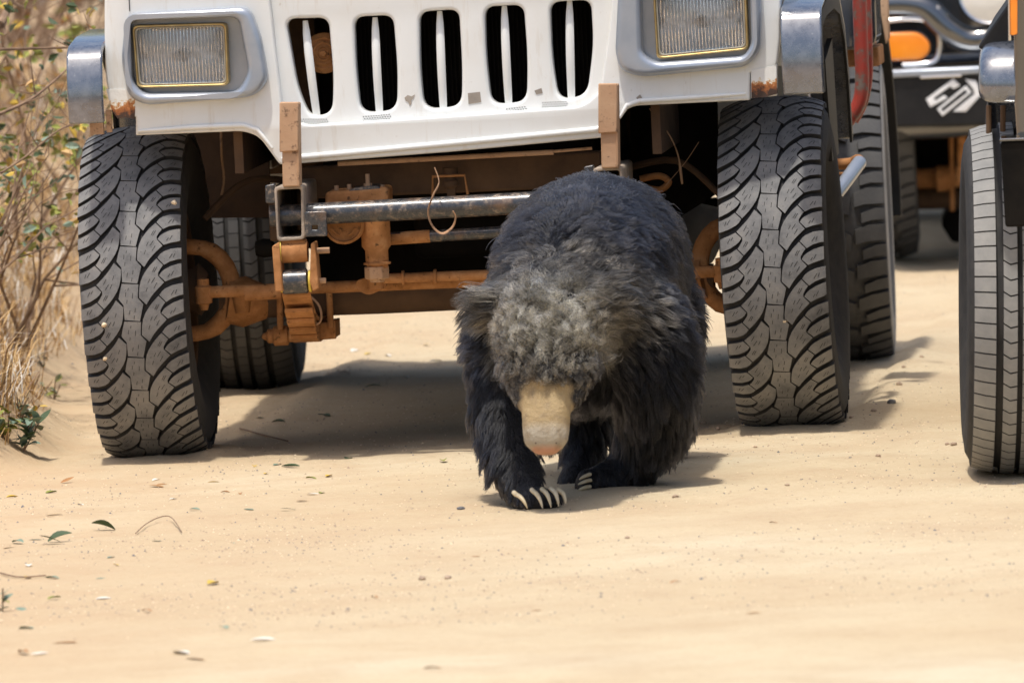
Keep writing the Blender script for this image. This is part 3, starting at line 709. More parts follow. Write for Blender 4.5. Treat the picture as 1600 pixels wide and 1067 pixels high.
# steering box with cap, sector shaft and bolts
sb = MB(); yb = -.32
sb.prism(JP(rounded([(508,300),(606,292),(606,345),(560,352),(508,340)], 8), yb), yb, yb + .12); so = sb.build('steering_box', M['chassis'], jeep, .008, 3)
mb = MB(); c = J3(537, 350, yb - .03); mb.lathe([(.05, .046), (.0, .046), (-.004, .044), (-.006, .040), (.0, .038), (-.001, .0)], c, (0, 1, 0), 32)
for a0 in (200, 290):
    mb.tube([c + Vector((math.cos(R(a0 + k * 12)) * .027, -.002, math.sin(R(a0 + k * 12)) * .027)) for k in range(5)], .003, 6)
mb.build('cap', M['chassis'], so)
mb = MB(); c = J(584, 330, yb); z = lambda v: J(584, v, yb)[1]
mb.lathe([(z(343), .033), (z(385), .033), (z(392), .026), (z(410), .026), (z(411), .031), (z(414), .031), (z(415), .024), (z(420), .024)], (c[0], yb + .02, 0), (0, 0, 1), 24); mb.build('sector_shaft', M['chassis'], so)
mb = MB(); mb.lathe([(z(417), .0), (z(417), .028), (z(434), .028), (z(437), .026), (z(437), .018), (z(442), .016), (z(442), 0)], (c[0] - .002, yb + .02, 0), (0, 0, 1), 6); mb.build('pitman_nut', M['rust'], so, .002)
mb = MB(); mb.prism(JP(rounded([(536,303),(552,294),(588,290),(600,298),(604,304),(570,309),(536,311)], 3), yb), yb + .002, yb + .10); mb.build('cover_plate', M['steel'], so, .004)
for u, v, hh in ((546, 300, 10), (575, 291, 20), (598, 301, 10), (526, 302, 10)):
    c = J3(u, v, yb + .03); mb = MB(); mb.lathe([(-.004, .0095), (.006, .0095), (.007, .005), (.007 + hh * PX * .7, .005), (.007 + hh * PX * .7, 0)], c, (0, 0, 1), 6); mb.build('bolt', M['rust'], so)
# clamp and strap hanging under the crossmember
mb = MB(); c = J(705, 300, -.2); zz = lambda v: J(705, v, -.2)[1]
mb.lathe([(zz(296), .0), (zz(296), .006), (zz(290), .018), (zz(283), .018), (zz(280), .013), (zz(274), .013), (zz(272), .018), (zz(262), .018)], (c[0], -.2, 0), (0, 0, 1), 20); mb.box((c[0], -.2, zz(305)), (.018, .012, .04)); mb.build('bump_stop', M['chassis_dark'], jeep)
mb = MB(); mb.tube([J3(676, 306, -.22), J3(676, 276, -.22), J3(726, 274, -.22), J3(731, 304, -.22)], .0032, 8); mb.build('stop_bracket', M['chassis'], jeep)
mb = MB(); mb.tube(curve_pts([J3(679, 262, -.42), J3(686, 285, -.43), J3(677, 305, -.475), J3(669, 330, -.48), J3(675, 352, -.47), J3(690, 365, -.46), J3(706, 356, -.46), J3(712, 340, -.475), J3(708, 330, -.48)], 6), .0035, 8, flat=.4); mb.build('strap', M['rust'], jeep)
# leaf spring, shackle, U-bolts for both sides
for (uo, vo) in ((0, 0), (503, -24)):
    P = lambda u, v: (u + uo, v + vo)
    yS = -.42
    sh = MB()
    for pl in ([(425,385),(436,378),(443,455),(430,456)], [(486,380),(492,378),(499,450),(489,456),(484,440)]):
        sh.prism(JP([P(*q) for q in pl], yS - .03), yS - .034, yS + .03)
    so2 = sh.build('spring_shackle', M['chassis'], jeep, .003)
    mb = MB(); a = J3(*P(440, 395), yS); b = J3(*P(481, 393), yS); mb.tube([a, b], .0235, 20); mb.build('bush_sleeve', M['chassis'], so2)
    mb = MB(); mb.prism(JP([P(438,376), P(477,374), P(479,396), P(440,398)], yS - .015), yS - .012, yS + .02); mb.build('hanger', M['chassis'], so2, .003)
    a = J3(*P(442, 441), yS); b = J3(*P(481, 439), yS)
    mb = MB(); mb.tube([a, b], .0275, 24); mb.build('spring_eye', M['steel'], so2, .002)
    for (ua, va) in ((437, 393), (439, 440), (483, 439)):
        mb = MB(); c0 = J3(*P(ua, va), yS - .004); mb.tube([c0, c0 + Vector((.005, 0, 0))], .0245, 20); mb.build('rubber_bush', M['yellow'], so2)
    mb = MB(); c0 = J3(*P(494, 439), yS); mb.tube([c0, c0 + Vector((.022, 0, 0))], .0065, 10); mb.build('pin', M['rust'], so2); mb = MB(); c0 = J3(*P(494, 392), yS); mb.tube([c0, c0 + Vector((.03, 0, 0))], .007, 10); mb.build('pin', M['rust'], so2)
    eye = J3(*P(462, 452), yS); low = J3(*P(478, 497), -.02)
    for k in range(5):
        y0 = yS + .02 + k * .055; y1 = .50 - k * .06; ps = []; wd = .064 - .001 * k
        mb = MB(); V2 = []; n = 12
        for i in range(n + 1):
            y = y0 + (y1 - y0) * i / n; t = (y - yS) / (.02 - yS); tt = t if t < 1 else 2 - t
            zc = eye.z + (low.z - eye.z) * (1 - (1 - max(tt, 0)) ** 2) - k * .0092 - (.010 if k else 0); xc = eye.x + (low.x - eye.x) * min(max(t, 0), 1)
            for dx, dz in ((-wd / 2, .0), (wd / 2, .0), (wd / 2, -.0085), (-wd / 2, -.0085)): V2.append((xc + dx, y, zc + dz))
        F = [(i * 4 + q, i * 4 + (q + 1) % 4, (i + 1) * 4 + (q + 1) % 4, (i + 1) * 4 + q) for i in range(n) for q in range(4)] + [(0, 1, 2, 3), (n * 4 + 3, n * 4 + 2, n * 4 + 1, n * 4)]
        mb.add(V2, F); mb.build('leaf_spring', M['chassis'], jeep, .001)
    # spring clip strap
    mb = MB(); ps = [J3(*P(u, v), -.22) for u, v in ((484,462),(497,475),(502,490),(500,503),(488,508),(462,510),(452,503),(450,492))]; mb.tube(curve_pts(ps, 3), .0045, 8, flat=.6); mb.build('spring_clip', M['rust'], jeep)
    mb = MB(); mb.tube([J3(*P(437, 460), -.06), J3(*P(438, 515), -.06)], .0075, 10); mb.build('u_bolt', M['chassis'], jeep)
    mb = MB(); mb.tube([J3(*P(514, 455), -.06), J3(*P(517, 512), -.06)], .0075, 10); mb.build('u_bolt', M['chassis'], jeep)
    mb = MB(); mb.tube([J3(*P(446, 525), -.03), J3(*P(525, 519), -.03)], .015, 14); mb.lathe([(-.06, .0), (-.058, .006), (-.048, .010), (-.046, .016), (-.034, .016), (-.032, .022), (-.03, .0225), (0, .0225), (.002, .017)], J3(*P(450, 524), -.03), (1, 0, 0), 16)
    mb.prism(JP([P(497,505),P(525,500),P(526,527),P(497,529)], -.03), -.05, .06); mb.build('spring_plate', M['chassis'], jeep, .002)
# axle beam, tie rod, drag link
zA = J(600, 464, 0)[1]
mb = MB(); mb.tube([(XL + .16, .0, zA + .004), (XC - .20, .0, zA), (XC + .3, 0, zA), (XR - .16, .0, zA + .004)], .038, 18)
mb.lathe([(-.10, .04), (-.07, .09), (-.03, .125), (.03, .125), (.07, .09), (.10, .04)], (XC + .20, .0, zA), (1, 0, 0), 24); mb.build('axle_beam', M['chassis_dark'], jeep)
mb = MB(); zt1 = J3(318, 457, -.14); zt2_ = J3(730, 453, -.14); xe = J3(1128, 424, -.14)
mb.tube([zt1, zt1.lerp(xe, .5), xe], .0135, 14); mb.tube([J3(383, 459, -.14), J3(440, 456, -.14)], .0165, 14)
for e in (zt1, xe): mb.lathe([(-.04, 0), (-.04, .008), (-.026, .012), (-.024, .019), (.012, .020), (.016, .014), (.03, .014), (.032, 0)], e, (0, 0, 1), 16)
mb.build('tie_rod', M['chassis'], jeep)
mb = MB(); mb.tube([J3(588, 436, -.20), J3(820, 427, -.20), J3(1000, 418, -.2)], .0115, 14)
for u, v in ((628, 434), (678, 432)): p = J3(u, v, -.20); mb.tube([p, p + Vector((.006, 0, 0))], .0165, 14)
p = J3(587, 438, -.2); mb.lathe([(-.02, 0), (-.02, .018), (.02, .02), (.03, .01), (.03, 0)], p, (0, 0, 1), 14); mb.prism(JP(rounded([(556,438),(600,428),(604,450),(575,462),(556,452)], 8), -.2), -.2, -.17); mb.build('drag_link', M['chassis'], jeep, .001)
# steering knuckles: C-shaped yokes
for (k, xw, uu, vv) in ((1, XL, 0, 0), (-1, XR, 0, 0)):
    mb = MB(); xi = xw + k * .115; zc = RW
    arc = [Vector((xi - k * .01 + k * math.sin(R(a)) * .085, -.02, zc + math.cos(R(a)) * .098)) for a in range(0, 181, 15)]
    mb.tube([arc[0] + Vector((-k * .05, 0, .004))] + arc + [arc[-1] + Vector((-k * .05, 0, -.004))], [.018] * 3 + [.021] * 9 + [.018] * 3, 14)
    mb.tube([Vector((xi + k * .06, -.02, zA + .01)), Vector((xi + k * .10, -.01, zA + .004)), Vector((xi + k * .15, 0, zA))], [.05, .058, .038], 16)
    mb.lathe([(-.03, .016), (.0, .022), (.02, .022), (.026, .012), (.026, 0)], (xi + k * .10, -.06, zA + .012), (0, 0, 1), 14)
    mb.build('steering_knuckle', M['chassis'], jeep)
    mb = MB(); mb.lathe([(k * .03, .03), (k * .1, .05), (k * .115, .06), (k * .135, .035)], (xw, 0, zc), (1, 0, 0), 24)
    mb.tube(curve_pts([(xi + k * .02, -.02, zc + .16), (xi + k * .12, .03, zc + .24), (xi + k * .26, .1, zc + .22)], 5), .008, 8)
    mb.build('hub', M['chassis_dark'], jeep)
# underbody masses: gearbox, sump, rear axle, exhaust, wheel-house panels
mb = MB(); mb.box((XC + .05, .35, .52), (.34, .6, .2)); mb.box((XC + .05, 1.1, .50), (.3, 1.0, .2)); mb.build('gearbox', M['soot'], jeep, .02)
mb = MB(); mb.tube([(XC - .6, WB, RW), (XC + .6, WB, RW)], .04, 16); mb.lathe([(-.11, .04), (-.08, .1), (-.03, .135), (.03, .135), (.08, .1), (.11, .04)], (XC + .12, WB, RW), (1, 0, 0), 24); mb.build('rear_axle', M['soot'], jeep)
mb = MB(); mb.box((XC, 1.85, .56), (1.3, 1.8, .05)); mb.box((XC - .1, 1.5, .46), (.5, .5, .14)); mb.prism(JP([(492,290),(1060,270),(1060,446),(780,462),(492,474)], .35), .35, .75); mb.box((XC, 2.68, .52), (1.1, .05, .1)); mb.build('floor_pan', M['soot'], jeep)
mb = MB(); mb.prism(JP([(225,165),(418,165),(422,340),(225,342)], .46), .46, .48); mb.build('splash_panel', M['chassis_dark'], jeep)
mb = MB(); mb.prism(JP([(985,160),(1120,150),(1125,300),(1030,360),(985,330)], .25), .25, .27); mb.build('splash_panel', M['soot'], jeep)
mb = MB(); mb.tube(curve_pts([J3(345, 190, .1), J3(346, 240, .08), J3(350, 280, .08), J3(346, 305, .08)], 4), .003, 6); mb.build('wire', M['rust'], jeep)
mb = MB(); mb.tube(curve_pts([J3(1015, 170, -.1), J3(1030, 190, -.12), J3(1048, 215, -.12), J3(1060, 245, -.12), J3(1066, 288, -.12)], 5), [.0016] * 16 + [.002, .0034, .003, .003, .002], 6); mb.build('wire', M['rust'], jeep)
mb = MB(); mb.tube(curve_pts([J3(1092, 222, -.05), J3(1070, 255, -.05), J3(1040, 290, -.05)], 4), .0009, 6); mb.build('wire', M['rust'], jeep)
mb = MB(); mb.tube(curve_pts([J3(1000, 280, .0), J3(1030, 275, .0), J3(1045, 285, 0), J3(1030, 297, 0), J3(1005, 292, 0)], 5), .008, 10); mb.build('hook', M['chassis'], jeep)
mb = MB(); mb.lathe([(-.06, .0), (-.055, .05), (-.02, .065), (.06, .065), (.08, .0)], J3(1080, 360, .5), (1, .3, -.3), 20); mb.build('air_tank', M['sidewall_dust'], jeep)
mb = MB(); mb.lathe([(-.02, 0), (-.018, .016), (0, .022), (.02, .02), (.03, .0)], J3(412, 388, -.1), (1, 0, 0), 16); mb.build('damper_end', M['soot'], jeep)
# grit stuck to the tyres
for (u, v) in ((163, 508), (165, 560), (272, 317), (203, 578), (1226, 502)):
    p = J3(u, v, 0); y = -math.sqrt(max(0, RW ** 2 - (p.z - RW) ** 2)) ; p = J3(u, v, y)
    mb = MB(); rr = .007 if u != 203 else .003
    mb.lathe([(-rr * .6, 0), (-rr * .5, rr * .7), (0, rr), (rr * .6, rr * .6), (rr, 0)], p + Vector((0, -.002, 0)), (random.uniform(-1, 1), .2, 1), 6)
    o = mb.build('grit', M['stone_pale'], None); o.matrix_world = MJ
    tag(o, 'pale grit chip stuck in the tyre tread of the white jeep', 'stone', 'grit chips stuck in the white jeep tyres')
# ------------------------------------------------------------------ sloth bear
def make_bear():
    chains = [
        [(938,425,-.98,.172),(935,412,-1.2,.190),(922,412,-1.45,.190),(908,432,-1.68,.182),(894,455,-1.82,.160),(870,488,-1.98,.122),(857,520,-2.12,.098),(853,555,-2.22,.082),(852,590,-2.29,.062)],
        [(845,590,-2.27,.058),(845,618,-2.305,.044),(843,655,-2.33,.041),(842,680,-2.345,.037),(847,694,-2.345,.028)],
        [(861,590,-2.27,.058),(861,618,-2.305,.044),(864,655,-2.33,.041),(864,680,-2.345,.037),(859,694,-2.345,.028)],
        [(905,520,-1.1,.15),(905,525,-1.5,.155),(895,520,-1.75,.14)],
        [(893,470,-1.82,.13),(815,510,-1.86,.105),(796,560,-1.9,.090),(784,630,-1.93,.068),(796,700,-2.02,.052),(808,748,-2.09,.046),(822,776,-2.14,.040),(846,783,-2.19,.030)],
        [(893,470,-1.82,.13),(995,520,-1.8,.115),(1018,580,-1.8,.098),(1024,640,-1.76,.078),(1010,695,-1.73,.064),(984,738,-1.72,.052),(952,750,-1.74,.044),(922,756,-1.77,.034)],
        [(905,540,-1.35,.11),(908,620,-1.42,.070),(914,690,-1.46,.048),(905,740,-1.5,.040),(893,757,-1.57,.034)],
        [(985,500,-1.02,.15),(1025,590,-1.0,.09),(1038,655,-.96,.065),(1034,700,-.95,.050),(1026,716,-1.05,.04)],
        [(830,560,-2.2,.06),(818,588,-2.25,.046),(826,622,-2.29,.034)], [(878,560,-2.2,.06),(892,588,-2.25,.048),(882,622,-2.29,.035)],
        [(808,500,-2.02,.045),(778,476,-2.02,.030)], [(905,496,-2.02,.045),(944,468,-2.02,.030)],
    ]
    mb = MB(); bm = bmesh.new()
    for ch in chains:
        pts = [(at_y(u, v, Y), r) for u, v, Y, r in ch]
        for (a, ra), (b, rb) in zip(pts, pts[1:]):
            n = max(2, int((b - a).length / .025))
            for k in range(n + 1):
                t = k / n; bmesh.ops.create_icosphere(bm, subdivisions=2, radius=ra + (rb - ra) * t, matrix=Matrix.Translation(a.lerp(b, t)))
    # toes on the planted paw
    for u, v, Y in ((808,780,-2.15),(824,784,-2.19),(840,784,-2.2),(854,782,-2.2),(866,780,-2.18)):
        bmesh.ops.create_icosphere(bm, subdivisions=2, radius=.021, matrix=Matrix.Translation(at_y(u, v, Y)))
    for v in (744, 756, 766): bmesh.ops.create_icosphere(bm, subdivisions=2, radius=.019, matrix=Matrix.Translation(at_y(915, v, -1.79)))
    me = bpy.data.meshes.new('tmpbear'); bm.to_mesh(me); bm.free()
    ob = bpy.data.objects.new('tmpbear', me); col.objects.link(ob)
    rm = ob.modifiers.new('r', 'REMESH'); rm.mode = 'VOXEL'; rm.voxel_size = .011
    sm = ob.modifiers.new('s', 'SMOOTH'); sm.factor = .5; sm.iterations = 7
    me2 = bpy.data.meshes.new_from_object(ob.evaluated_get(bpy.context.evaluated_depsgraph_get()))
    bpy.data.objects.remove(ob); bpy.data.meshes.remove(me)
    for v in me2.vertices:
        gz = g(v.co.x, v.co.y)
        if v.co.z < gz + .002: v.co.z = gz - .003
    me2.name = 'bear'; me2.polygons.foreach_set('use_smooth', [True] * len(me2.polygons))
    # skin colour: pale muzzle, dark elsewhere
    mzA = at_y(852, 606, -2.30); mzB = at_y(853, 702, -2.35)
    nv = len(me2.vertices); co = np.empty(nv * 3); me2.vertices.foreach_get('co', co); co = co.reshape(-1, 3)
    ax = np.array(mzB - mzA); Lm = np.linalg.norm(ax); ax /= Lm
    tt = (co - np.array(mzA)) @ ax / Lm; rad = np.linalg.norm((co - np.array(mzA)) - np.outer((co - np.array(mzA)) @ ax, ax), axis=1)
    rpv = co - np.array(CAMP); dzv = rpv @ np.array(_f); Ux = 800 + FPX * (rpv @ np.array(CR)) / dzv; Vx = 533.5 - FPX * (rpv @ np.array(CU)) / dzv
    side_ = np.clip((44 - np.abs(Ux - 853) + np.clip((Vx - 640) / 4, 0, 30) + 3 * np.sin(Vx / 5)) / 6, 0, 1)
    mz = np.clip((tt + .02 - .05 * np.sin(Ux / 9)) / .12, 0, 1) * (rad < .085) * np.clip(side_ - 0, 0, 1)
    nz = np.array([noise.noise(Vector(c) * 22) for c in co]) * .5 + .5
    nz2 = np.array([noise.noise(Vector(c) * 60) for c in co]) * .5 + .5
    tan = np.stack([.43 - .16 * nz, .315 - .13 * nz, .16 - .08 * nz], 1)
    greyn = np.array([.38, .34, .27]); k = (np.clip((tt - .62) / .15, 0, 1) * .8)[:, None]; tan = tan * (1 - k) + greyn * k
    pink = np.array([.50, .21, .12]); k = (np.clip((tt - .985) / .04, 0, 1) * .75)[:, None]; tan = tan * (1 - k) + pink * k
    k = (np.clip((nz2 - .54) / .12, 0, 1) * .6)[:, None]; tan = tan * (1 - k) + np.array([.22, .16, .09]) * k
    colr = np.array([.012, .011, .011]) * (1 - mz[:, None]) + tan * mz[:, None]
    at = me2.color_attributes.new('skin', 'FLOAT_COLOR', 'POINT')
    at.data.foreach_set('color', np.concatenate([colr, np.ones((nv, 1))], 1).ravel())
    t = NT('bear_skin'); a = t.n('ShaderNodeAttribute'); a.attribute_name = 'skin'
    t.set(Base_Color=a.outputs['Color'], Roughness=.62); t.bump(t.noise(70, 6, .7), .7, .008)
    bear = link('bear', me2, t.m)
    tag(bear, 'shaggy black sloth bear with a pale muzzle walking head down on the sandy road', 'bear')

    # ---------------- fur
    EYES = ((817, 590), (893, 590))
    me2.calc_loop_triangles()
    tr = np.empty(len(me2.loop_triangles) * 3, dtype=np.int32); me2.loop_triangles.foreach_get('vertices', tr); tr = tr.reshape(-1, 3)
    vn = np.empty(nv * 3); me2.vertices.foreach_get('normal', vn); vn = vn.reshape(-1, 3)
    A, B, C = co[tr[:, 0]], co[tr[:, 1]], co[tr[:, 2]]
    area = np.linalg.norm(np.cross(B - A, C - A), axis=1) / 2
    N = 150000
    idx = rng.choice(len(tr), N, p=area / area.sum()); r1 = np.sqrt(rng.random(N))[:, None]; r2 = rng.random(N)[:, None]
    P = A[idx] * (1 - r1) + B[idx] * r1 * (1 - r2) + C[idx] * r1 * r2
    Nn = vn[tr[idx, 0]] * (1 - r1) + vn[tr[idx, 1]] * r1 * (1 - r2) + vn[tr[idx, 2]] * r1 * r2
    Nn /= np.linalg.norm(Nn, axis=1)[:, None] + 1e-9
    V = lambda u, v, Y: np.array(at_y(u, v, Y))
    H = V(855, 500, -2.08); Hf = np.array(mzB - Vector(H)); Hf /= np.linalg.norm(Hf)
    dist = lambda q: np.linalg.norm(P - q, axis=1)
    def seg(a, b):
        ab = b - a; t = np.clip(((P - a) @ ab) / (ab @ ab), 0, 1); return np.linalg.norm(P - (a + t[:, None] * ab), axis=1), t
    ss = lambda a, b, x: (lambda t: t * t * (3 - 2 * t))(np.clip((x - a) / (b - a), 0, 1))
    tm = (P - np.array(mzA)) @ ax / Lm; rm_ = np.linalg.norm((P - np.array(mzA)) - np.outer((P - np.array(mzA)) @ ax, ax), axis=1)
    muzz = (rm_ < .062) * ss(-.06, .08, tm) * ss(.35, .0, Nn[:, 1]) * (tm < 1.1)
    gz = np.array([base_h(p[0], p[1]) for p in P]); hgt = P[:, 2] - gz
    legs = ss(.36, .20, hgt) * ((P[:, 1] < -1.6) | (hgt < .3))
    paw = ss(.10, .045, hgt)
    dh, _ = seg(V(856, 500, -2.06), V(853, 585, -2.30))
    head = ss(.21, .13, dh) * (P[:, 1] < -1.93) * (hgt > .17)
    crown = ss(.15, .10, np.linalg.norm((P - V(855, 530, -2.27)) * np.array([1, .55, 1]), axis=1)) * head
    ruff = np.clip(ss(.34, .16, np.linalg.norm((P - V(860, 480, -1.98)) * np.array([1, .8, 1]), axis=1)) * (hgt > .2) - crown, 0, 1)
    body = np.clip(1 - head - legs - ruff, 0, 1)
    rp = P - np.array(CAMP); dz = rp @ np.array(_f); Uu = 800 + FPX * (rp @ np.array(CR)) / dz; Vv = 533.5 - FPX * (rp @ np.array(CU)) / dz
    front = ss(.35, -.15, Nn[:, 1]) * (P[:, 1] < -1.75)
    ell = lambda cu_, cv_, ru, rv: np.sqrt(((Uu - cu_) / ru) ** 2 + ((Vv - cv_) / rv) ** 2)
    tanm = ss(1.15, .5, ell(858, 515, 84, 84)) * front; mane = np.clip(ss(1.2, .55, ell(885, 470, 125, 88)) + ss(1.2, .4, ell(985, 480, 60, 75)) * .7 + ss(1.2, .4, ell(775, 470, 40, 50)) * .5, 0, 1) * front
    lowh = ss(545, 600, Vv) * (dh < .17) * (P[:, 1] < -2.0) * (1 - muzz)
    ruff = ruff * (1 - ss(540, 600, Vv))
    cheek = ss(585, 625, Vv) * front; tanm *= 1 - cheek; mane *= 1 - cheek
    mane = np.maximum(mane, .9 * np.clip(ss(.10, .05, dist(V(775, 474, -2.02))) + ss(.12, .05, dist(V(955, 468, -2.02))), 0, 1))
    # lay of the coat
    down = np.array([0, 0, -1.0]); backv = np.array([.06, .9, -.35])
    flow = body[:, None] * backv + legs[:, None] * (down * .9 + np.array([0, .35, 0]))
    rel = P - H; radl = rel - np.outer(rel @ Hf, Hf); radl /= np.linalg.norm(radl, axis=1)[:, None] + 1e-9
    flow += (ruff * 1.0)[:, None] * (radl * .9 + np.array([0, .45, .12])) + crown[:, None] * (radl * .7 + np.array([0, .1, .5]))
    flow += muzz[:, None] * np.array([0, .5, .9])
    flow = flow * (1 - lowh[:, None]) + lowh[:, None] * (Hf * 1.0 + radl * .15)
    flow += rng.normal(0, .16, (N, 3))
    flow -= Nn * np.sum(flow * Nn, 1)[:, None]; flow /= np.linalg.norm(flow, axis=1)[:, None] + 1e-9
    length = .050 * body + .043 * legs + .052 * ruff + .042 * crown + .045 * np.clip(head - crown - ruff, 0, 1)
    length = length * (1 - lowh) + .017 * lowh
    jaw = (P[:, 1] < -2.17) & (hgt > .1) & (np.abs(Uu - 853) < 62) & (Vv > 590); length[jaw] = np.minimum(length[jaw], .010)
    length = np.maximum(length, .010) * (1 - .70 * paw) * (1 - .965 * muzz) * rng.uniform(.6, 1.15, N)
    length[rng.random(N) < .05] *= 1.45
    ears = np.clip(ss(.085, .04, dist(V(775, 474, -2.02))) + ss(.10, .04, dist(V(950, 468, -2.02))), 0, 1); length *= 1 + .75 * ears
    wisp = (rng.random(N) < .012) & (muzz < .1) & (paw < .3); length[wisp] *= 1.7
    lift = .58 * body + .36 * legs + .62 * ruff + .9 * crown + .4 * muzz
    lift = np.clip(lift, .3, 1.2) * (1 - lowh) + .28 * lowh
    d0 = Nn * (lift * rng.uniform(.7, 1.25, N))[:, None] + flow * rng.uniform(.7, 1.1, N)[:, None]
    d0 /= np.linalg.norm(d0, axis=1)[:, None]
    K = 7; T = np.linspace(0, 1, K)
    grav = (.35 * body + .55 * legs + .22 * ruff + .1 * crown)
    curl = (.09 * ruff + .20 * crown + .06 * body + .08 * legs)
    ph = rng.uniform(0, 6.28, N)
    # clump guides
    nc = 7500; ci = rng.choice(N, nc, replace=False); kd = kdtree.KDTree(nc)
    for i, q in enumerate(ci): kd.insert(P[q], i)
    kd.balance(); own = np.array([ci[kd.find(p)[1]] for p in P])
    ph = ph * .25 + ph[own] * .75
    b1 = np.cross(d0, flow); b1 /= np.linalg.norm(b1, axis=1)[:, None] + 1e-9; b2 = np.cross(d0, b1)
    def strand(t, ii):
        Lh = length[ii][:, None]
        q = P[ii] + d0[ii] * (Lh * t) + down * (Lh * grav[ii][:, None] * t * t)
        fr = 6.0 + 7 * crown[ii]; c = (curl[ii] * t)[:, None] * Lh
        return q + c * (b1[ii] * np.sin(fr * t + ph[ii])[:, None] + b2[ii] * np.cos(fr * t + ph[ii])[:, None] * .8)
    al = np.arange(N); pts = np.empty((N, K, 3))
    own_amt = np.clip(.55 + .15 * legs + .08 * crown, 0, .8) * (1 - muzz)
    nb = 520; bi = rng.choice(N, nb, replace=False); kd2 = kdtree.KDTree(nb)
    for i, q in enumerate(bi): kd2.insert(P[q], i)
    kd2.balance(); big = np.array([bi[kd2.find(p)[1]] for p in P[ci]]); lut = np.zeros(N, dtype=int); lut[ci] = big; big = lut[own]
    shade = rng.uniform(.55, 1.6, N)[own] * rng.uniform(.75, 1.3, N)[big]
    for k, t in enumerate(T):
        mine = strand(t, al); c = strand(t, own) ; f = (own_amt * t ** 1.2)[:, None]
        q = mine * (1 - f) + (c + (P - P[own]) * .25) * f
        cb_ = strand(t, big); f2 = (.22 * (1 - muzz) * (1 - crown) * t ** 1.5)[:, None]
        pts[:, k] = q * (1 - f2) + (cb_ + (P - P[big]) * .55) * f2
    # keep hair out of the ground
    pts[:, :, 2] = np.maximum(pts[:, :, 2], gz[:, None] + .004)
    # colour root to tip
    base = np.array([.0035, .0035, .0042]); tipb = np.array([.0085, .0085, .0105])
    rt = np.empty((N, K, 3)); tipR = np.stack([(.02 + .34 * (rng.random(N) ** 2.0)[own])] * 3, 1) * np.array([1, .86, .66])
    tipC = np.stack([(.03 + .58 * (rng.random(N) ** 1.9)[own])] * 3, 1) * np.array([1, .87, .62])
    bright = rng.random(N) < .5
    tipR[~bright] *= .25; tipC[rng.random(N) < .3] *= .4
    strong = mane[:, None] * .8
    for k, t in enumerate(T):
        cb = (base * (1 - t) + tipb * t)[None, :] * shade[:, None]
        cb = cb + np.array([.016, .017, .021]) * (body * ss(.1, .7, Nn[:, 2]) * t)[:, None]  # bluish sky sheen painted into the tips of upward-facing back fur
        c = cb + (tipR - cb) * strong * ss(.15, .8, t)
        c = c + (tipC - c) * tanm[:, None] * ss(.0, .5, t)
        c = c + (np.array([.055, .047, .038]) * (.5 + rng.random((N, 1))) - c) * (lowh * front * ss(700, 600, Vv))[:, None] * .8
        c = c + (np.array([.42, .33, .19]) - c) * muzz[:, None]
        rt[:, k] = np.maximum(c, .0015)
    eyd = np.min([np.hypot(Uu - a, (Vv - b)) + (P[:, 1] > -2.1) * 99 for a, b in EYES], axis=0)
    keep = (eyd > 9) & ~((muzz > .6) & (rng.random(N) < .55)) & ~((hgt < .012))
    pts, rt = pts[keep], rt[keep]; n2 = len(pts)
    hc = bpy.data.hair_curves.new('fur'); hc.add_curves([K] * n2)
    hc.attributes['position'].data.foreach_set('vector', pts.reshape(-1).astype(np.float32))
    rr = (np.array([.00085, .0009, .00085, .00075, .0006, .00045, .00018])[None, :] * rng.uniform(.7, 1.25, (n2, 1))).astype(np.float32).reshape(-1)
    ra = hc.attributes.get('radius') or hc.attributes.new('radius', 'FLOAT', 'POINT'); ra.data.foreach_set('value', rr)
    ca = hc.attributes.new('tint', 'FLOAT_COLOR', 'POINT'); ca.data.foreach_set('color', np.concatenate([rt, np.ones((n2, K, 1))], 2).reshape(-1).astype(np.float32))
    fm = bpy.data.materials.new('fur'); fm.use_nodes = True; ft = fm.node_tree
    ft.nodes.remove(ft.nodes['Principled BSDF']); hb = ft.nodes.new('ShaderNodeBsdfHairPrincipled'); hb.parametrization = 'COLOR'
    an = ft.nodes.new('ShaderNodeAttribute'); an.attribute_name = 'tint'
    ft.links.new(an.outputs['Color'], hb.inputs['Color']); ft.links.new(hb.outputs[0], ft.nodes['Material Output'].inputs[0])
    hb.inputs['IOR'].default_value = 1.36; hb.inputs['Roughness'].default_value = .34; hb.inputs['Radial Roughness'].default_value = .45; hb.inputs['Random Roughness'].default_value = .2
    hc.materials.append(fm)
    fo = bpy.data.objects.new('fur', hc); col.objects.link(fo); fo.parent = bear; fo['kind'] = 'stuff'
    # ---------------- claws, eyes, nostrils
    ivory = simple('claw_horn', [(.3, (.48, .38, .22)), (.7, (.66, .57, .40))], 60, .4)
    nost = simple('nostril_brown', [(.3, (.10, .07, .05)), (.7, (.16, .12, .085))], 60, .5)
    dark = simple('wet_black', [(.3, (.006, .005, .005)), (.7, (.012, .01, .01))], 60, .15)
    for (a, b, Y) in (((806,772),(824,794),-2.21), ((834,768),(848,794),-2.235), ((850,767),(861,793),-2.24), ((864,766),(873,791),-2.235), ((876,768),(884,787),-2.22)):
        p0 = at_y(*a, Y); p2 = at_y(*b, Y - .03); p1 = p0.lerp(p2, .45) + Vector((.004, -.016, .010))
        p2.z = max(p2.z, g(p2.x, p2.y) + .004)
        mb = MB(); mb.tube([p0 + Vector((-.004, .015, .003))] + [p0 * (1 - t) ** 2 + p1 * 2 * t * (1 - t) + p2 * t * t for t in np.linspace(0, 1, 7)], [.0052, .0052, .0051, .0048, .0043, .0036, .0026, .001], 10)
        mb.build('claw', ivory, bear)
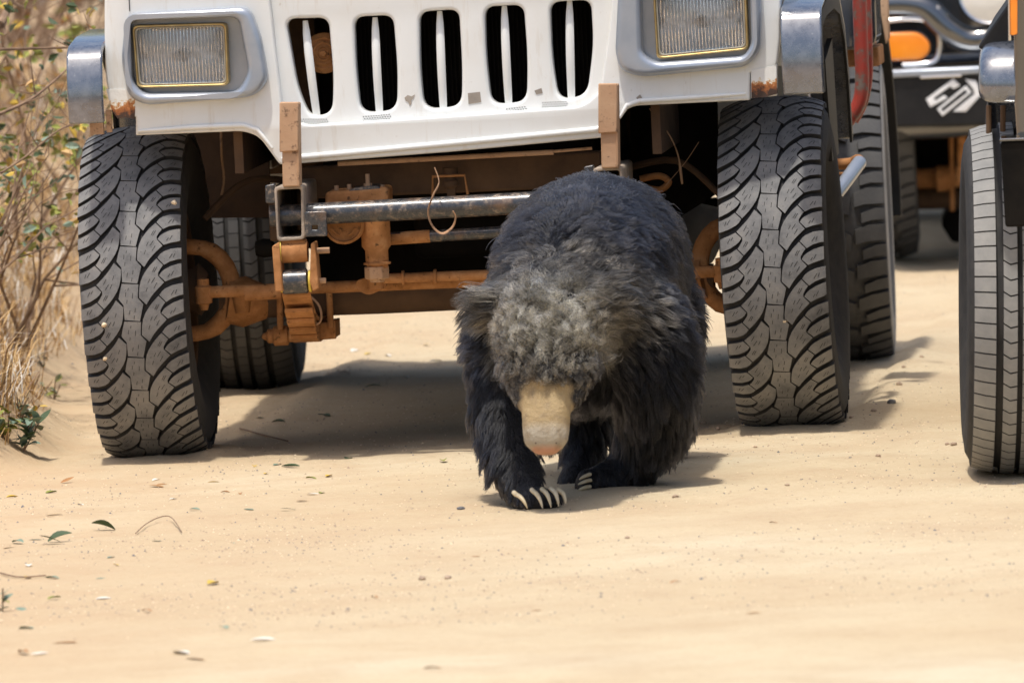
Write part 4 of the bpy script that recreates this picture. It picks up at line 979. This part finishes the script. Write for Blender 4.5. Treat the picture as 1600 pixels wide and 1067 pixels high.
    for (a, b, Y) in (((922,741),(905,749),-1.80), ((923,750),(903,757),-1.81), ((922,760),(903,766),-1.81), ((924,768),(906,773),-1.80)):
        p0 = at_y(*a, Y); p2 = at_y(*b, Y - .015); p1 = p0.lerp(p2, .5) + Vector((0, -.012, .004)); p2.z = max(p2.z, g(p2.x, p2.y) + .003)
        mb = MB(); mb.tube([p0 * (1 - t) ** 2 + p1 * 2 * t * (1 - t) + p2 * t * t for t in np.linspace(0, 1, 7)], [.0042, .0042, .004, .0038, .0033, .0026, .001], 10); mb.build('claw', ivory, bear)
    bm = None
    def surf(u, v):
        hit, loc, nrm, _ = bear.ray_cast(CAMP, ray(u, v).normalized()); return (loc, nrm) if hit else (None, None)
    bpy.context.view_layer.update()
    for (u, v) in EYES:
        loc, nrm = surf(u, v)
        if loc is not None:
            mb = MB(); mb.lathe([(-.008, 0), (-.006, .004), (0, .006), (.003, .004), (.0045, 0)], loc, nrm, 14); mb.build('eye', dark, bear)
    for (u, v) in ((837, 692), (869, 692)):
        loc, nrm = surf(u, v)
        if loc is not None:
            mb = MB(); mb.lathe([(-.004, 0), (-.002, .003), (.0002, .0018), (.0, 0)], loc, nrm, 12); mb.build('nostril', nost, bear)
    return bear
bear = make_bear()
# ------------------------------------------------------------------ the two dark vehicles
class Frame:
    def __init__(s, name, loc, yaw, roll):
        s.o = empty(name); s.o.location = loc
        s.M = Matrix.Translation(loc) @ Matrix.Rotation(-yaw, 4, 'Z') @ Matrix.Rotation(-roll, 4, 'Y')
        s.o.rotation_euler = s.M.to_euler(); s.I = s.M.inverted()
    def p(s, u, v, y):
        o = s.I @ CAMP; d = s.I.to_3x3() @ ray(u, v); t = (y - o.y) / d.y; q = o + d * t; return (q.x, q.z)
    def p3(s, u, v, y): x, z = s.p(u, v, y); return Vector((x, y, z))
    def poly(s, pts, y): return [s.p(u, v, y) for u, v in pts]

# --- black 4x4 standing farther back
c0 = on_ground(1400, 404)
fw = Frame('off_roader', Vector((c0.x, c0.y, c0.z)), R(1.5), R(2.0)); fo_ = fw.o
tag(fo_, 'black off-roader with orange indicator and white sticker on its bumper, parked farther up the road', 'off-roader')
xw = fw.p(1372, 300, 0)[0]
for dx in (0, 1.18):
    for yy in (0, 2.1): make_wheel(fo_, (xw + dx, yy, .335), 'mud', .335, .20, -1 if dx == 0 else 1)
yf = -.45
pl = plate('front_panel', fw.poly(rounded([(1335,-190),(2010,-230),(2010,70),(1560,98),(1335,112)], 20), yf), [], yf, yf + .12, M['black_gloss'], fo_, .03, 5)
mb = MB(); mb.tube(curve_pts([fw.p3(1330, 20, yf), fw.p3(1385, 8, yf - .02), fw.p3(1440, 12, yf - .03), fw.p3(1478, 45, yf - .03), fw.p3(1510, 62, yf - .02), fw.p3(1560, 60, yf - .02), fw.p3(1700, 50, yf)], 6), .034, 18); mb.build('fender_highlight_roll', M['black_gloss'], fo_)  # glossy tube added along the fender to give a sweeping highlight
plate('indicator', fw.poly(rounded([(1372,52),(1436,50),(1453,66),(1453,82),(1440,94),(1372,96)], 14), yf - .03), [], yf - .05, yf + .01, M['orange'], fo_, .008, 4)
mb = MB(); mb.tube(curve_pts([fw.p3(1380, 34, yf - .045), fw.p3(1420, 30, yf - .045), fw.p3(1452, 34, yf - .045), fw.p3(1466, 52, yf - .045), fw.p3(1467, 80, yf - .045), fw.p3(1456, 98, yf - .045), fw.p3(1410, 102, yf - .045)], 5), .0065, 10); mb.build('indicator_trim', M['chrome'], fo_)
hc_ = fw.p3(1545, -10, yf - .02)
hl = MB(); hl.lathe([(.02, .085), (-.02, .085), (-.028, .080), (-.024, .074)], hc_, (0, 1, 0), 40); ho = hl.build('headlight', M['chrome'], fo_)
mb = MB(); mb.lathe([(-.045, 0), (-.043, .03), (-.036, .055), (-.024, .075)], hc_, (0, 1, 0), 40); mb.build('lens', M['white_plastic'], ho)
hc2 = hc_ + Vector((.80, 0, 0)); hl = MB(); hl.lathe([(.02, .085), (-.02, .085), (-.028, .080), (-.024, .074)], hc2, (0, 1, 0), 40); ho = hl.build('headlight', M['chrome'], fo_)
mb = MB(); mb.lathe([(-.045, 0), (-.043, .03), (-.036, .055), (-.024, .075)], hc2, (0, 1, 0), 40); mb.build('lens', M['white_plastic'], ho)
mb = MB(); mb.prism(fw.poly([(1340,112),(1700,96),(1700,107),(1340,123)], yf - .06), yf - .11, yf + .02); mb.build('bumper_top', M['silver'], fo_, .004)
mb = MB(); mb.prism(fw.poly(rounded([(1340,122),(2010,92),(2010,185),(1340,200)], 6), yf - .06), yf - .10, yf - .02); bp = mb.build('bumper', M['black_matte'], fo_, .006)
mb = MB(); mb.tube([fw.p3(1438, 121, yf - .104), fw.p3(1502, 118, yf - .104)], .005, 8); mb.build('bumper_highlight', M['chrome'], bp)  # bright tube drawn in place of a thin highlight line on the bumper
E = lambda pts: [(1360 + x / 2.667, y / 2.667) for x, y in pts]
ye = yf - .1025
for pts, hol in (([(232,414),(345,330),(374,357),(346,372),(332,360),(264,410),(272,421),(306,398),(322,408),(250,448)], []),
                 ([(278,455),(398,358),(422,385),(300,485)], [[(292,456),(394,374),(406,386),(303,467)]]),
                 ([(394,331),(440,338),(461,396),(398,466),(344,466),(434,393),(428,372)], [])):
    plate('emblem', fw.poly(E(pts), ye), [fw.poly(E(h), ye) for h in hol], ye, ye + .003, M['emblem'], bp, .0004, 1)
# underparts
mb = MB(); mb.tube([fw.p3(1395, 281, -.05), fw.p3(1800, 266, -.05)], .028, 14); p = fw.p3(1475, 278, -.05); mb.tube([p + Vector((-.02, -.03, 0)), p + Vector((.02, -.03, 0))], .036, 12); mb.build('axle_beam', M['chassis'], fo_)
mb = MB(); mb.tube([fw.p3(1402, 312, .02), fw.p3(1800, 300, .02)], .03, 14); mb.build('tie_rod', M['chassis_dark'], fo_)
for (u0, v0, u1, v1, rr, y) in ((1503, 205, 1503, 285, .014, -.2), (1486, 200, 1488, 330, .007, -.1), (1497, 200, 1535, 197, .012, -.22), (1498, 284, 1545, 262, .014, -.2)):
    mb = MB(); mb.tube([fw.p3(u0, v0, y), fw.p3(u1, v1, y)], rr, 10); mb.build('chassis_bar', M['chassis'], fo_)
mb = MB(); mb.prism(fw.poly([(1400,190),(1900,170),(1900,300),(1400,300)], .3), .3, .34); mb.build('splash_panel', M['soot'], fo_)
mb = MB(); mb.prism(fw.poly(rounded([(1478,330),(1560,326),(1560,374),(1488,378),(1470,350)], 6), .1), .05, .4); mb.build('differential', M['soot'], fo_, .02)
mb = MB(); mb.prism(fw.poly([(1330,-190),(2010,-230),(2010,170),(1330,205)], .4), yf + .12, 2.6); mb.build('body', M['black_gloss'], fo_, .03)

# --- dark jeep standing beside the white one, front corner only in view
c1 = on_ground(1598, 738)
nj = Frame('dark_jeep', Vector((c1.x, c1.y, c1.z - .004)), R(3.2), R(-1.0)); no_ = nj.o
tag(no_, 'dark glossy jeep with worn ribbed tyre and black bumper end standing beside the white jeep', 'jeep')
RN = .374
for xx in (0, 1.42):
    for yy in (0, 2.4): make_wheel(no_, (xx, yy, RN), 'rib', RN, .225, -1 if xx == 0 else 1, rotz=R(3.0) if yy == 0 else 0)
# rounded wing lip over the wheel
vs2 = []; prof = []
def wingprof(t):                                                      # y,z along the arch, front low end to the rear
    a = R(150 - 150 * t); return (-math.cos(R(180) - a) * 0, 0)
zc_, = (nj.p(1560, 120, -.4)[1],)
xa = nj.p(1529, 120, -.42)[0]
arch = [(-.445, nj.p(1560, 163, -.44)[1]), (-.455, nj.p(1560, 140, -.44)[1]), (-.45, nj.p(1560, 112, -.44)[1]), (-.425, nj.p(1560, 90, -.42)[1]), (-.37, nj.p(1560, 76, -.37)[1]), (-.2, nj.p(1560, 66, -.2)[1]), (.1, nj.p(1560, 66, .1)[1]), (.33, nj.p(1560, 84, .33)[1]), (.45, nj.p(1560, 150, .45)[1]), (.49, nj.p(1560, 250, .49)[1])]
sec = [(0.0, -.035), (.0, -.012), (.006, .004), (.02, .012), (.05, .016), (.20, .018)]     # across: x offset, outward offset
V2 = []; n = len(arch); k_ = len(sec)
for i, p in enumerate(arch):
    a = Vector(arch[max(i - 1, 0)]); b = Vector(arch[min(i + 1, n - 1)]); t = (b - a).normalized(); nn = Vector((-t.y, t.x))
    for sx, so_ in sec: V2.append((xa + sx, p[0] + nn.x * so_, p[1] + nn.y * so_))
    for sx, so_ in reversed(sec): V2.append((xa + sx + .004, p[0] + nn.x * (so_ - .012), p[1] + nn.y * (so_ - .012)))
m_ = 2 * k_
F = [(i * m_ + q, i * m_ + (q + 1) % m_, (i + 1) * m_ + (q + 1) % m_, (i + 1) * m_ + q) for i in range(n - 1) for q in range(m_)] + [tuple(range(m_)), tuple((n - 1) * m_ + q for q in range(m_))]
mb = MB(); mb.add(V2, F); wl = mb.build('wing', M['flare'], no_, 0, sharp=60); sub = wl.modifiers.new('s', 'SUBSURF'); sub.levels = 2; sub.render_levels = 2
# bonnet side and nose
mb = MB(); mb.prism(rounded(nj.poly([(1526,76),(1578,2),(1590,-70),(2200,-90),(2200,70),(1600,80)], -.30), .015), -.34, 1.1); mb.build('bonnet', M['black_matte'], no_, .012, 3)
mb = MB(); mb.prism(rounded(nj.poly([(1583,-70),(1720,-80),(1720,236),(1590,236),(1585,160)], -.46), .012), -.47, -.36); mb.build('nose_panel', M['black_gloss'], no_, .012, 3)
mb = MB(); mb.prism(rounded(nj.poly([(1579,-30),(1590,-30),(1590,54),(1580,56)], -.475), .004), -.488, -.46); mb.build('indicator', M['orange'], no_, .004)
mb = MB(); mb.tube([nj.p3(1577, -40, -.47), nj.p3(1578, 64, -.47)], .0035, 8); mb.build('indicator_trim', M['chrome'], no_)
mb = MB(); mb.prism(rounded(nj.poly([(1564,219),(1760,212),(1760,345),(1572,352)], -.52), .008), -.60, -.47); mb.build('bumper_end', M['soot'], no_, .004)
mb = MB(); mb.prism(nj.poly([(1563,214),(1760,207),(1760,211.5),(1563,218.5)], -.52), -.605, -.47); mb.build('bumper_cap', M['black_gloss'], no_, .002)
mb = MB(); mb.box((.7, 1.2, .70), (1.2, 2.6, .22)); mb.box((.2, .0, .55), (.05, 1.2, .12)); mb.build('underbody', M['soot'], no_, .01)
mb = MB(); mb.prism([(x, z) for x, z in rounded([(-.02, .78), (.0, 1.05), (1.42, 1.05), (1.44, .78)], .03)], 1.1, 2.9); mb.build('tub', M['black_gloss'], no_, .01)
for u in (1545, 1567):
    mb = MB(); mb.tube([nj.p3(u, 165, -.1), nj.p3(u, 232, -.1)], .006, 8); mb.build('stay', M['chassis_dark'], no_)
# ------------------------------------------------------------------ bank vegetation
def quads_mesh(name, V, F, mats, parent, mi=None, smooth=False):
    me = bpy.data.meshes.new(name); me.from_pydata(V, [], F)
    if mi is not None: me.polygons.foreach_set('material_index', mi)
    if smooth: me.polygons.foreach_set('use_smooth', [True] * len(F))
    return link(name, me, mats, parent)
rg = random.Random(11)
# dry grass and straw on the bank
V = []; F = []; mi = []
def blade(p, h, lean, wdt, m):
    a = rg.uniform(0, 6.28); d = Vector((math.cos(a), math.sin(a), 0)); s = Vector((-d.y, d.x, 0)) * wdt
    p1 = p + Vector((0, 0, h * .55)) + d * lean * h * .35; p2 = p + Vector((0, 0, h * (1 - .35 * min(lean, 1.6)))) + d * lean * h
    o = len(V); V.extend([tuple(p - s), tuple(p + s), tuple(p1 - s * .7), tuple(p1 + s * .7), tuple(p2)])
    F.append((o, o + 1, o + 3, o + 2)); F.append((o + 2, o + 3, o + 4)); mi.extend([m, m])
for i in range(42000):
    y = -.2 + (rg.random() ** 1.6) * 13; x = -1.05 - .012 * max(y, 0) - (rg.random() ** 1.4) * (.55 + .09 * max(y, 0))
    b = bank(x, y)
    if b < .10 * rg.random() + .05: continue
    den = noise.noise(Vector((x * 3, y * 3, 4)))
    if den < -.25 and b < .28: continue
    h = rg.uniform(.03, .12) * (1 + .5 * den) * (1 + (rg.random() < .10) * rg.uniform(.5, 1.2))
    blade(Vector((x, y, g(x, y) - .01)), h, rg.uniform(.1, 1.5), rg.uniform(.0011, .0026), rg.choice((0, 0, 0, 0, 1, 2)))
tag(quads_mesh('dry_grass', V, F, [M['grass'], M['bark'], M['leaf_pale']], None, mi), 'dry straw-coloured grass covering the bank at the road edge', 'grass', kind='stuff')

def bush(base, hgt, spread, nstem, leafn, lsize, leafmats, seed, name, label, group, barkm='bark', lean=(0, 0), lw=1.0, parts=True):
    r = random.Random(seed); root = empty(name, None, base); tag(root, label, 'bush', group)
    mb = MB(); tips = []
    def grow(p, d, L, rad, depth):
        n = 5; pts = [p]; rs = [rad]
        for k in range(n):
            d = (d + Vector((r.gauss(0, .22), r.gauss(0, .22), r.gauss(.03, .16)))).normalized(); p = p + d * (L / n); pts.append(p); rs.append(rad * (1 - .75 * (k + 1) / n))
            if depth > 0: tips.append((p.copy(), d.copy()))
            if depth < 3 and k >= 1 and r.random() < (.75 if depth < 2 else .5):
                dd = (d + Vector((r.gauss(0, .7), r.gauss(0, .7), r.gauss(0, .45)))).normalized(); grow(p.copy(), dd, L * r.uniform(.4, .65), rs[-1] * .75, depth + 1)
        mb.tube(pts, rs, 5 if depth < 2 else 3, cap=False)
    for s in range(nstem):
        a = r.uniform(0, 6.28); d = Vector((math.cos(a) * spread + lean[0], math.sin(a) * spread + lean[1], 1)).normalized()
        grow(Vector((r.uniform(-.05, .05), r.uniform(-.05, .05), -.02)), d, hgt * r.uniform(.6, 1.0), .0045 * hgt * lw + .002, 0)
    mb.build('branches', M[barkm], root)['kind'] = 'stuff'
    V = []; F = []; mi = []
    for i in range(leafn):
        p, d = r.choice(tips); p = p + Vector((r.gauss(0, .012), r.gauss(0, .012), r.gauss(0, .012)))
        a = Vector((r.gauss(0, 1), r.gauss(0, 1), r.gauss(0, .6))).normalized(); b = a.cross(Vector((r.gauss(0, 1), r.gauss(0, 1), r.gauss(0, 1)))).normalized(); L = lsize * r.uniform(.6, 1.3)
        nn = a.cross(b) * L * .12
        o = len(V); V += [tuple(p), tuple(p + a * L * .35 + b * L * .26 + nn), tuple(p + a * L), tuple(p + a * L * .35 - b * L * .26 + nn), tuple(p + a * L * .72 + b * L * .2 + nn), tuple(p + a * L * .72 - b * L * .2 + nn), tuple(p + a * L * .5)]
        m = r.randrange(len(leafmats)); F += [(o, o + 1, o + 6), (o + 1, o + 4, o + 6), (o + 4, o + 2, o + 6), (o + 2, o + 5, o + 6), (o + 5, o + 3, o + 6), (o + 3, o, o + 6)]; mi += [m] * 6
    if leafn: quads_mesh('leaves', V, F, [M[k] for k in leafmats], root, mi)['kind'] = 'stuff'
    return root
def gb(x, y): return (x, y, g(x, y) - .01)
GL = ['leaf_green', 'leaf_green', 'leaf_green', 'leaf_yellow', 'leaf_teal', 'leaf_dark']
GB_ = 'bushes along the bank'
bush(gb(-1.34, 1.25), .62, .5, 16, 90, .03, ['leaf_brown', 'grass'], 3, 'dry_bush', 'bare twiggy bush low on the bank beside the white jeep wheel', GB_)
bush(gb(-1.22, 2.3), .75, .45, 12, 800, .030, GL, 5, 'leafy_bush', 'sparse olive-leaved bush rising over the bank behind the white jeep flare', GB_)
bush(gb(-1.55, 3.2), .95, .5, 11, 1200, .032, GL, 8, 'leafy_bush', 'taller olive and yellow leaved bush set back on the bank', GB_)
bush(gb(-1.30, 4.3), .9, .45, 9, 1000, .032, GL, 13, 'leafy_bush', 'yellowish leafy bush farther along the bank', GB_)
bush(gb(-1.75, 2.0), 1.0, .5, 8, 350, .030, GL, 21, 'thorny_bush', 'thorny bush with long arching bare branches at the top of the bank', GB_, lean=(.35, -.1), lw=1.3)
bush(gb(-1.50, 6.0), 1.0, .5, 9, 800, .04, GL, 34, 'leafy_bush', 'broad leafy bush behind the others on the bank', GB_)
bush(gb(-1.25, 7.6), .9, .55, 8, 260, .045, ['leaf_green', 'grass', 'leaf_brown'], 55, 'dry_bush', 'brown half dry bush far along the bank', GB_)
for i, (x, y, h) in enumerate(((-1.75, 10, 1.2), (-1.35, 11.5, 1.1), (-2.2, 13, 1.5), (-1.6, 15, 1.4), (-2.1, 18, 1.6), (-1.5, 20, 1.5), (-2.5, 23, 2.0), (-1.8, 26, 2.0), (-2.6, 30, 2.4), (-1.6, 33, 2.4), (-3.2, 36, 2.6), (-2.2, 40, 2.8))):
    bush(gb(x, y), h, .6, 9, 900, .07, ['leaf_brown', 'grass', 'leaf_green', 'bark'] if i % 2 else ['leaf_dark', 'leaf_dark', 'leaf_green', 'bark'], 100 + i, 'thicket_bush', 'hazy brown and green bush in the thicket beyond the bank', 'bushes in the thicket beyond the bank', lw=1.4)
# slim trunks in the thicket
for i, (u, Y, rr, mt) in enumerate(((27, 16, .035, 'bark'), (62, 20, .03, 'bark_grey'), (88, 24, .05, 'bark_grey'), (118, 19, .035, 'bark'), (146, 22, .05, 'bark_grey'))):
    p = at_y(u, 40, Y); x = p.x; z = g(x, Y) if Y < 60 else 0
    r = random.Random(i); root = empty('thicket_tree', None, (x, Y, z)); tag(root, 'slim bare tree trunk standing in the thicket beyond the bank', 'tree', 'slim trunks in the thicket')
    pts = [Vector((0, 0, -.05))]; 
    for k in range(8): pts.append(pts[-1] + Vector((r.gauss(.0, .06), r.gauss(0, .05), .42)))
    mb = MB(); mb.tube(pts, [rr * (1 - .06 * k) for k in range(9)], 10); mb.build('trunk', M[mt], root)
    mb = MB()
    for k in range(10):
        b = pts[r.randrange(5, 9)]; d = Vector((r.gauss(0, 1), r.gauss(0, 1), r.uniform(.1, .9))).normalized(); mb.tube(curve_pts([b, b + d * .4, b + d * .9 + Vector((0, 0, .1))], 3), [.012, .011, .01, .008, .006, .004, .002], 5)
    cr_ = mb.build('crown', M[mt], root); cr_['kind'] = 'stuff'
    V = []; F = []
    for k in range(500):
        b = pts[r.randrange(5, 9)] + Vector((r.gauss(0, .45), r.gauss(0, .45), r.gauss(.3, .35))); a = Vector((r.gauss(0, 1), r.gauss(0, 1), r.gauss(0, 1))).normalized() * .06; c = a.orthogonal().normalized() * .025
        o = len(V); V += [tuple(b), tuple(b + a * .5 + c), tuple(b + a), tuple(b + a * .5 - c)]; F.append((o, o + 1, o + 2, o + 3))
    quads_mesh('leaves', V, F, [M['leaf_green']], cr_)['kind'] = 'stuff'
# long arching branches crossing in front of the thicket
for (pts, rr, lab) in (([(-10, 78, .9), (60, 76, 1.0), (120, 74, 1.05), (165, 70, 1.1)], .004, 'long thin dry branch reaching level over the bank to the jeep flare'),
                       ([(-10, 182, .8), (40, 160, .9), (75, 135, 1.0), (105, 108, 1.1)], .005, 'rising dry branch leaning from the bank up towards the jeep flare'),
                       ([(0, 40, 2.5), (14, 10, 2.6), (22, -30, 2.6)], .012, 'thick dark branch end hanging above the bank bushes'),
                       ([(2, 270, .7), (40, 245, .75), (90, 205, .8), (125, 190, .9)], .003, 'thin twig slanting up through the dry bank grass')):
    P3 = [at_y(*p) for p in pts]; mb = MB(); cp = curve_pts(P3, 5); mb.tube(cp, [rr * (1 - .6 * k / len(cp)) for k in range(len(cp))], 7)
    for k in range(5):
        b = rg.choice(cp[2:]); d = Vector((rg.gauss(0, 1), rg.gauss(0, .5), rg.gauss(.2, .8))).normalized() * rg.uniform(.03, .09); mb.tube([b, b + d * .5, b + d + Vector((0, 0, .01))], [rr * .4, rr * .3, rr * .12], 5)
    # root each branch in the bank out of view
    q = P3[0]; foot = Vector((q.x - .35, q.y, 0)); foot.z = g(foot.x, foot.y) - .02; mb.tube(curve_pts([foot, foot.lerp(q, .6) + Vector((-.05, 0, .12)), q], 5), rr * 1.1, 7)
    tag(mb.build('branch', M['bark']), lab, 'branch')

# ------------------------------------------------------------------ leafy plants, fallen leaves, stones, grit
def leaf_mesh(name, L, wd, curl, fold=.15):
    V = []; F = []; n = 6
    for i in range(n + 1):
        t = i / n; ww = wd * math.sin(math.pi * min(1, t * .92 + .05)) ** .8 * (1 - .15 * t); x = L * t; z = curl * L * math.sin(t * math.pi) * .5
        V += [(x, -ww / 2, z + ww * fold), (x, 0, z), (x, ww / 2, z + ww * fold)]
    for i in range(n):
        a = i * 3; F += [(a, a + 1, a + 4, a + 3), (a + 1, a + 2, a + 5, a + 4)]
    me = bpy.data.meshes.new(name); me.from_pydata(V, [], F); me.polygons.foreach_set('use_smooth', [True] * len(F)); return me
def leafset(mat): 
    out = []
    for k in range(4):
        me = leaf_mesh('leaf', rg.uniform(.03, .042), rg.uniform(.012, .02), rg.uniform(-.05, .16), rg.uniform(.05, .3)); me.materials.append(M[mat]); out.append(me)
    return out
LS = {k: leafset('leaf_' + k) for k in ('green', 'dark', 'teal', 'yellow', 'brown', 'pale')}
def plant(u, v, n, size, mats, label):
    p = on_ground(u, v); root = empty('leafy_plant', None, (p.x, p.y, p.z - .004)); tag(root, label, 'plant', 'low plants at the road edge')
    for s in range(3):
        d = Vector((rg.gauss(0, .5), rg.gauss(0, .5), 1)).normalized() * size * .9; mb = MB(); mb.tube(curve_pts([(0, 0, 0), d * .5, d], 3), .0016, 5); mb.build('stem', M['bark'], root)
        for k in range(n // 3):
            t = rg.uniform(.2, 1.05); o = bpy.data.objects.new('leaf', rg.choice(LS[rg.choice(mats)])); col.objects.link(o); o.parent = root; o.location = d * t
            o.rotation_euler = (rg.uniform(-.5, .5), rg.uniform(-.9, .35), rg.uniform(0, 6.28)); o.scale = [size / .07 * rg.uniform(.6, 1.1)] * 3
plant(36, 706, 39, .085, ['teal', 'dark', 'teal'], 'grey-green leafy plant on the sand in front of the bank foot')
plant(10, 690, 36, .085, ['teal', 'green'], 'small leafy sprout hugging the foot of the bank')
plant(40, 660, 24, .06, ['teal', 'pale', 'yellow'], 'faded low sprout with pale and yellow leaves on the bank foot')
plant(84, 624, 12, .055, ['teal', 'green'], 'tiny broad-leaved sprig beside the white jeep wheel')
plant(68, 575, 9, .045, ['teal', 'pale'], 'tiny pale sprig growing half way up the sand bank')
plant(4, 955, 15, .055, ['teal', 'teal', 'green'], 'soft grey-green sprig lying on the open sand away from the bank')
GC = {'green': 'small olive green fallen leaf lying on the sandy road', 'dark': 'dark green fallen leaf lying curled on the sandy road', 'teal': 'grey-green fallen leaf lying on the sandy road',
      'yellow': 'small yellow fallen leaf lying on the sandy road', 'brown': 'small brown fallen leaf lying on the sandy road', 'pale': 'bleached pale fallen leaf lying on the sandy road'}
spots = [(75,848,'dark',1.7,1),(98,850,'dark',1.4,1),(180,830,'dark',1.7,1),(88,770,'green',1.0,0),(95,755,'brown',.8,1),(238,752,'pale',.9,0),(255,763,'brown',1.3,0),(262,757,'brown',1.0,0),(72,807,'pale',.9,0),(20,848,'teal',1.1,0),
         (5,858,'brown',1,0),(45,845,'teal',.8,0),(168,873,'teal',.7,0),(185,884,'yellow',.6,0),(47,902,'yellow',.8,0),(92,905,'teal',1.0,0),(45,884,'pale',.8,0),(150,905,'teal',.6,0),(35,955,'teal',1.2,0),(75,938,'green',.9,0),
         (150,938,'pale',1,0),(222,957,'brown',.9,0),(52,983,'teal',1.1,0),(355,983,'teal',1,0),(290,1030,'brown',1.3,0),(295,1022,'pale',1.2,0),(120,1005,'brown',1.2,0),(75,1022,'pale',1,0),(30,1020,'brown',1.0,0),(340,912,'yellow',1.1,0),
         (312,798,'teal',.8,0),(395,797,'teal',.9,0),(462,798,'dark',.9,0),(480,773,'pale',1.0,0),(463,784,'brown',.7,0),(375,772,'brown',.7,0),(345,771,'brown',.6,0),(265,781,'pale',.6,0),(325,755,'yellow',.7,0),(518,745,'yellow',1,0),
         (500,772,'green',.9,0),(478,748,'green',.8,0),(440,730,'dark',1.2,0),(428,728,'teal',1.0,0),(417,740,'yellow',.8,0),(397,729,'yellow',.7,0),(540,718,'dark',1.2,0),(425,661,'dark',1.1,0),(400,655,'teal',.7,0),(515,652,'dark',1.0,0),(495,648,'teal',.9,0),
         (570,606,'teal',1.1,0),(548,584,'brown',.8,0),(692,721,'green',1.1,0),(238,846,'teal',.7,0),(736,871,'brown',.9,0),(1047,912,'brown',.7,0),(1215,818,'brown',.6,0),(830,955,'brown',.7,0),(590,935,'brown',.8,0),(365,850,'teal',.5,0),
         (560,548,'pale',1.1,0),(580,553,'yellow',.9,0),(665,540,'yellow',.8,0),(690,565,'pale',1.0,0),(610,558,'pale',.9,0),(640,590,'pale',.8,0),(10,778,'yellow',.8,0),(130,790,'pale',.7,0),(430,1000,'pale',1.2,0),(690,1045,'brown',1,0),(1190,960,'brown',.8,0)]
for (u, v, k, s, up) in spots:
    p = on_ground(u, v); o = bpy.data.objects.new('fallen_leaf', rg.choice(LS[k])); col.objects.link(o)
    o.location = p + Vector((0, 0, .0015)); o.rotation_euler = (rg.uniform(-.15, .15) + up * rg.uniform(.2, .5), rg.uniform(-.06, .06) - up * .3, rg.uniform(0, 6.28) if not up else rg.choice((rg.uniform(-.5, .5), rg.uniform(2.6, 3.6)))); o.scale = (s, s, s)
    tag(o, GC[k], 'leaf', k + ' leaves scattered on the road')
for pts, rr, lab in (([(212,836),(228,826),(250,815),(268,816),(284,834)], .0011, 'thin curved brown twig lying by a dark green leaf on the sand'), ([(0, 898), (20, 903), (40, 905), (72, 903)], .0016, 'short straight twig among leaf scraps on the sand'), ([(375,672),(410,683),(450,692)], .0018, 'slender dry stick in the shade under the white jeep')):
    P3 = [on_ground(u, v) + Vector((0, 0, .004)) for u, v in pts]; 
    if len(pts) == 5: P3[2].z += .006; P3[1].z += .004; P3[3].z += .006
    mb = MB(); mb.tube(curve_pts(P3, 5), rr, 6); tag(mb.build('twig', M['bark']), lab, 'twig')
def stone(u, v, s, mat, lab, grp):
    p = on_ground(u, v); r = random.Random(int(u * 7 + v)); bm = bmesh.new(); bmesh.ops.create_icosphere(bm, subdivisions=2, radius=1)
    for q in bm.verts: q.co = Vector((q.co.x * s * 1.25, q.co.y * s, q.co.z * s * .75)) * (1 + .35 * noise.noise(q.co * 1.6 + Vector((u, v, 0))))
    me = bpy.data.meshes.new('stone'); bm.to_mesh(me); bm.free(); o = link('stone', me, M[mat]); o.location = p + Vector((0, 0, s * .3)); o.rotation_euler.z = r.uniform(0, 6); tag(o, lab, 'stone', grp)
stone(1393, 631, .0095, 'stone_grey', 'dark grey angular stone on the sand behind the white jeep wheel', None)
stone(720, 797, .007, 'stone_grey', 'small dark stone on the sand beside the bear paw', None)
stone(1055, 777, .006, 'stone', 'brown pebble just behind the bear forefoot', None)
for (u, v) in ((1122, 672), (1365, 644), (1412, 575), (1372, 714), (1480, 695), (1490, 698), (1330, 655), (1440, 560), (1405, 602), (1100, 662), (1230, 760), (980, 842), (660, 905), (700, 905), (1180, 700)):
    stone(u, v, rg.uniform(.004, .008), 'stone', 'small tan pebble lying loose on the sandy road', 'loose pebbles on the road')
V = []; F = []; mi = []
for i in range(24000):
    Y = -5.2 + 11 * rg.random() ** 1.1; hw = (Y + 32) * 800 / FPX * 1.15; x = rg.uniform(-hw, hw)
    if bank(x, Y) > .12: continue
    if noise.noise(Vector((x * 1.3, Y * 1.3, 5))) < rg.uniform(-.5, .35): continue
    s = rg.uniform(.0009, .0030) * (1.6 if rg.random() < .05 else 1); z = g(x, Y) + s * .3; o = len(V); a = rg.uniform(0, 6.28); c, sn = math.cos(a) * s, math.sin(a) * s
    V += [(x + c, Y + sn, z), (x - sn * .8, Y + c * .8, z), (x - c, Y - sn, z), (x + sn, Y - c, z), (x, Y, z + s * .8), (x, Y, z - s)]
    F += [(o, o + 1, o + 4), (o + 1, o + 2, o + 4), (o + 2, o + 3, o + 4), (o + 3, o, o + 4)]; mi += [rg.choice((0, 0, 1, 1, 2))] * 4
tag(quads_mesh('gravel', V, F, [M['stone'], M['stone_pale'], M['stone_grey']], None, mi), 'fine loose grit scattered over the sandy road', 'gravel', kind='stuff')
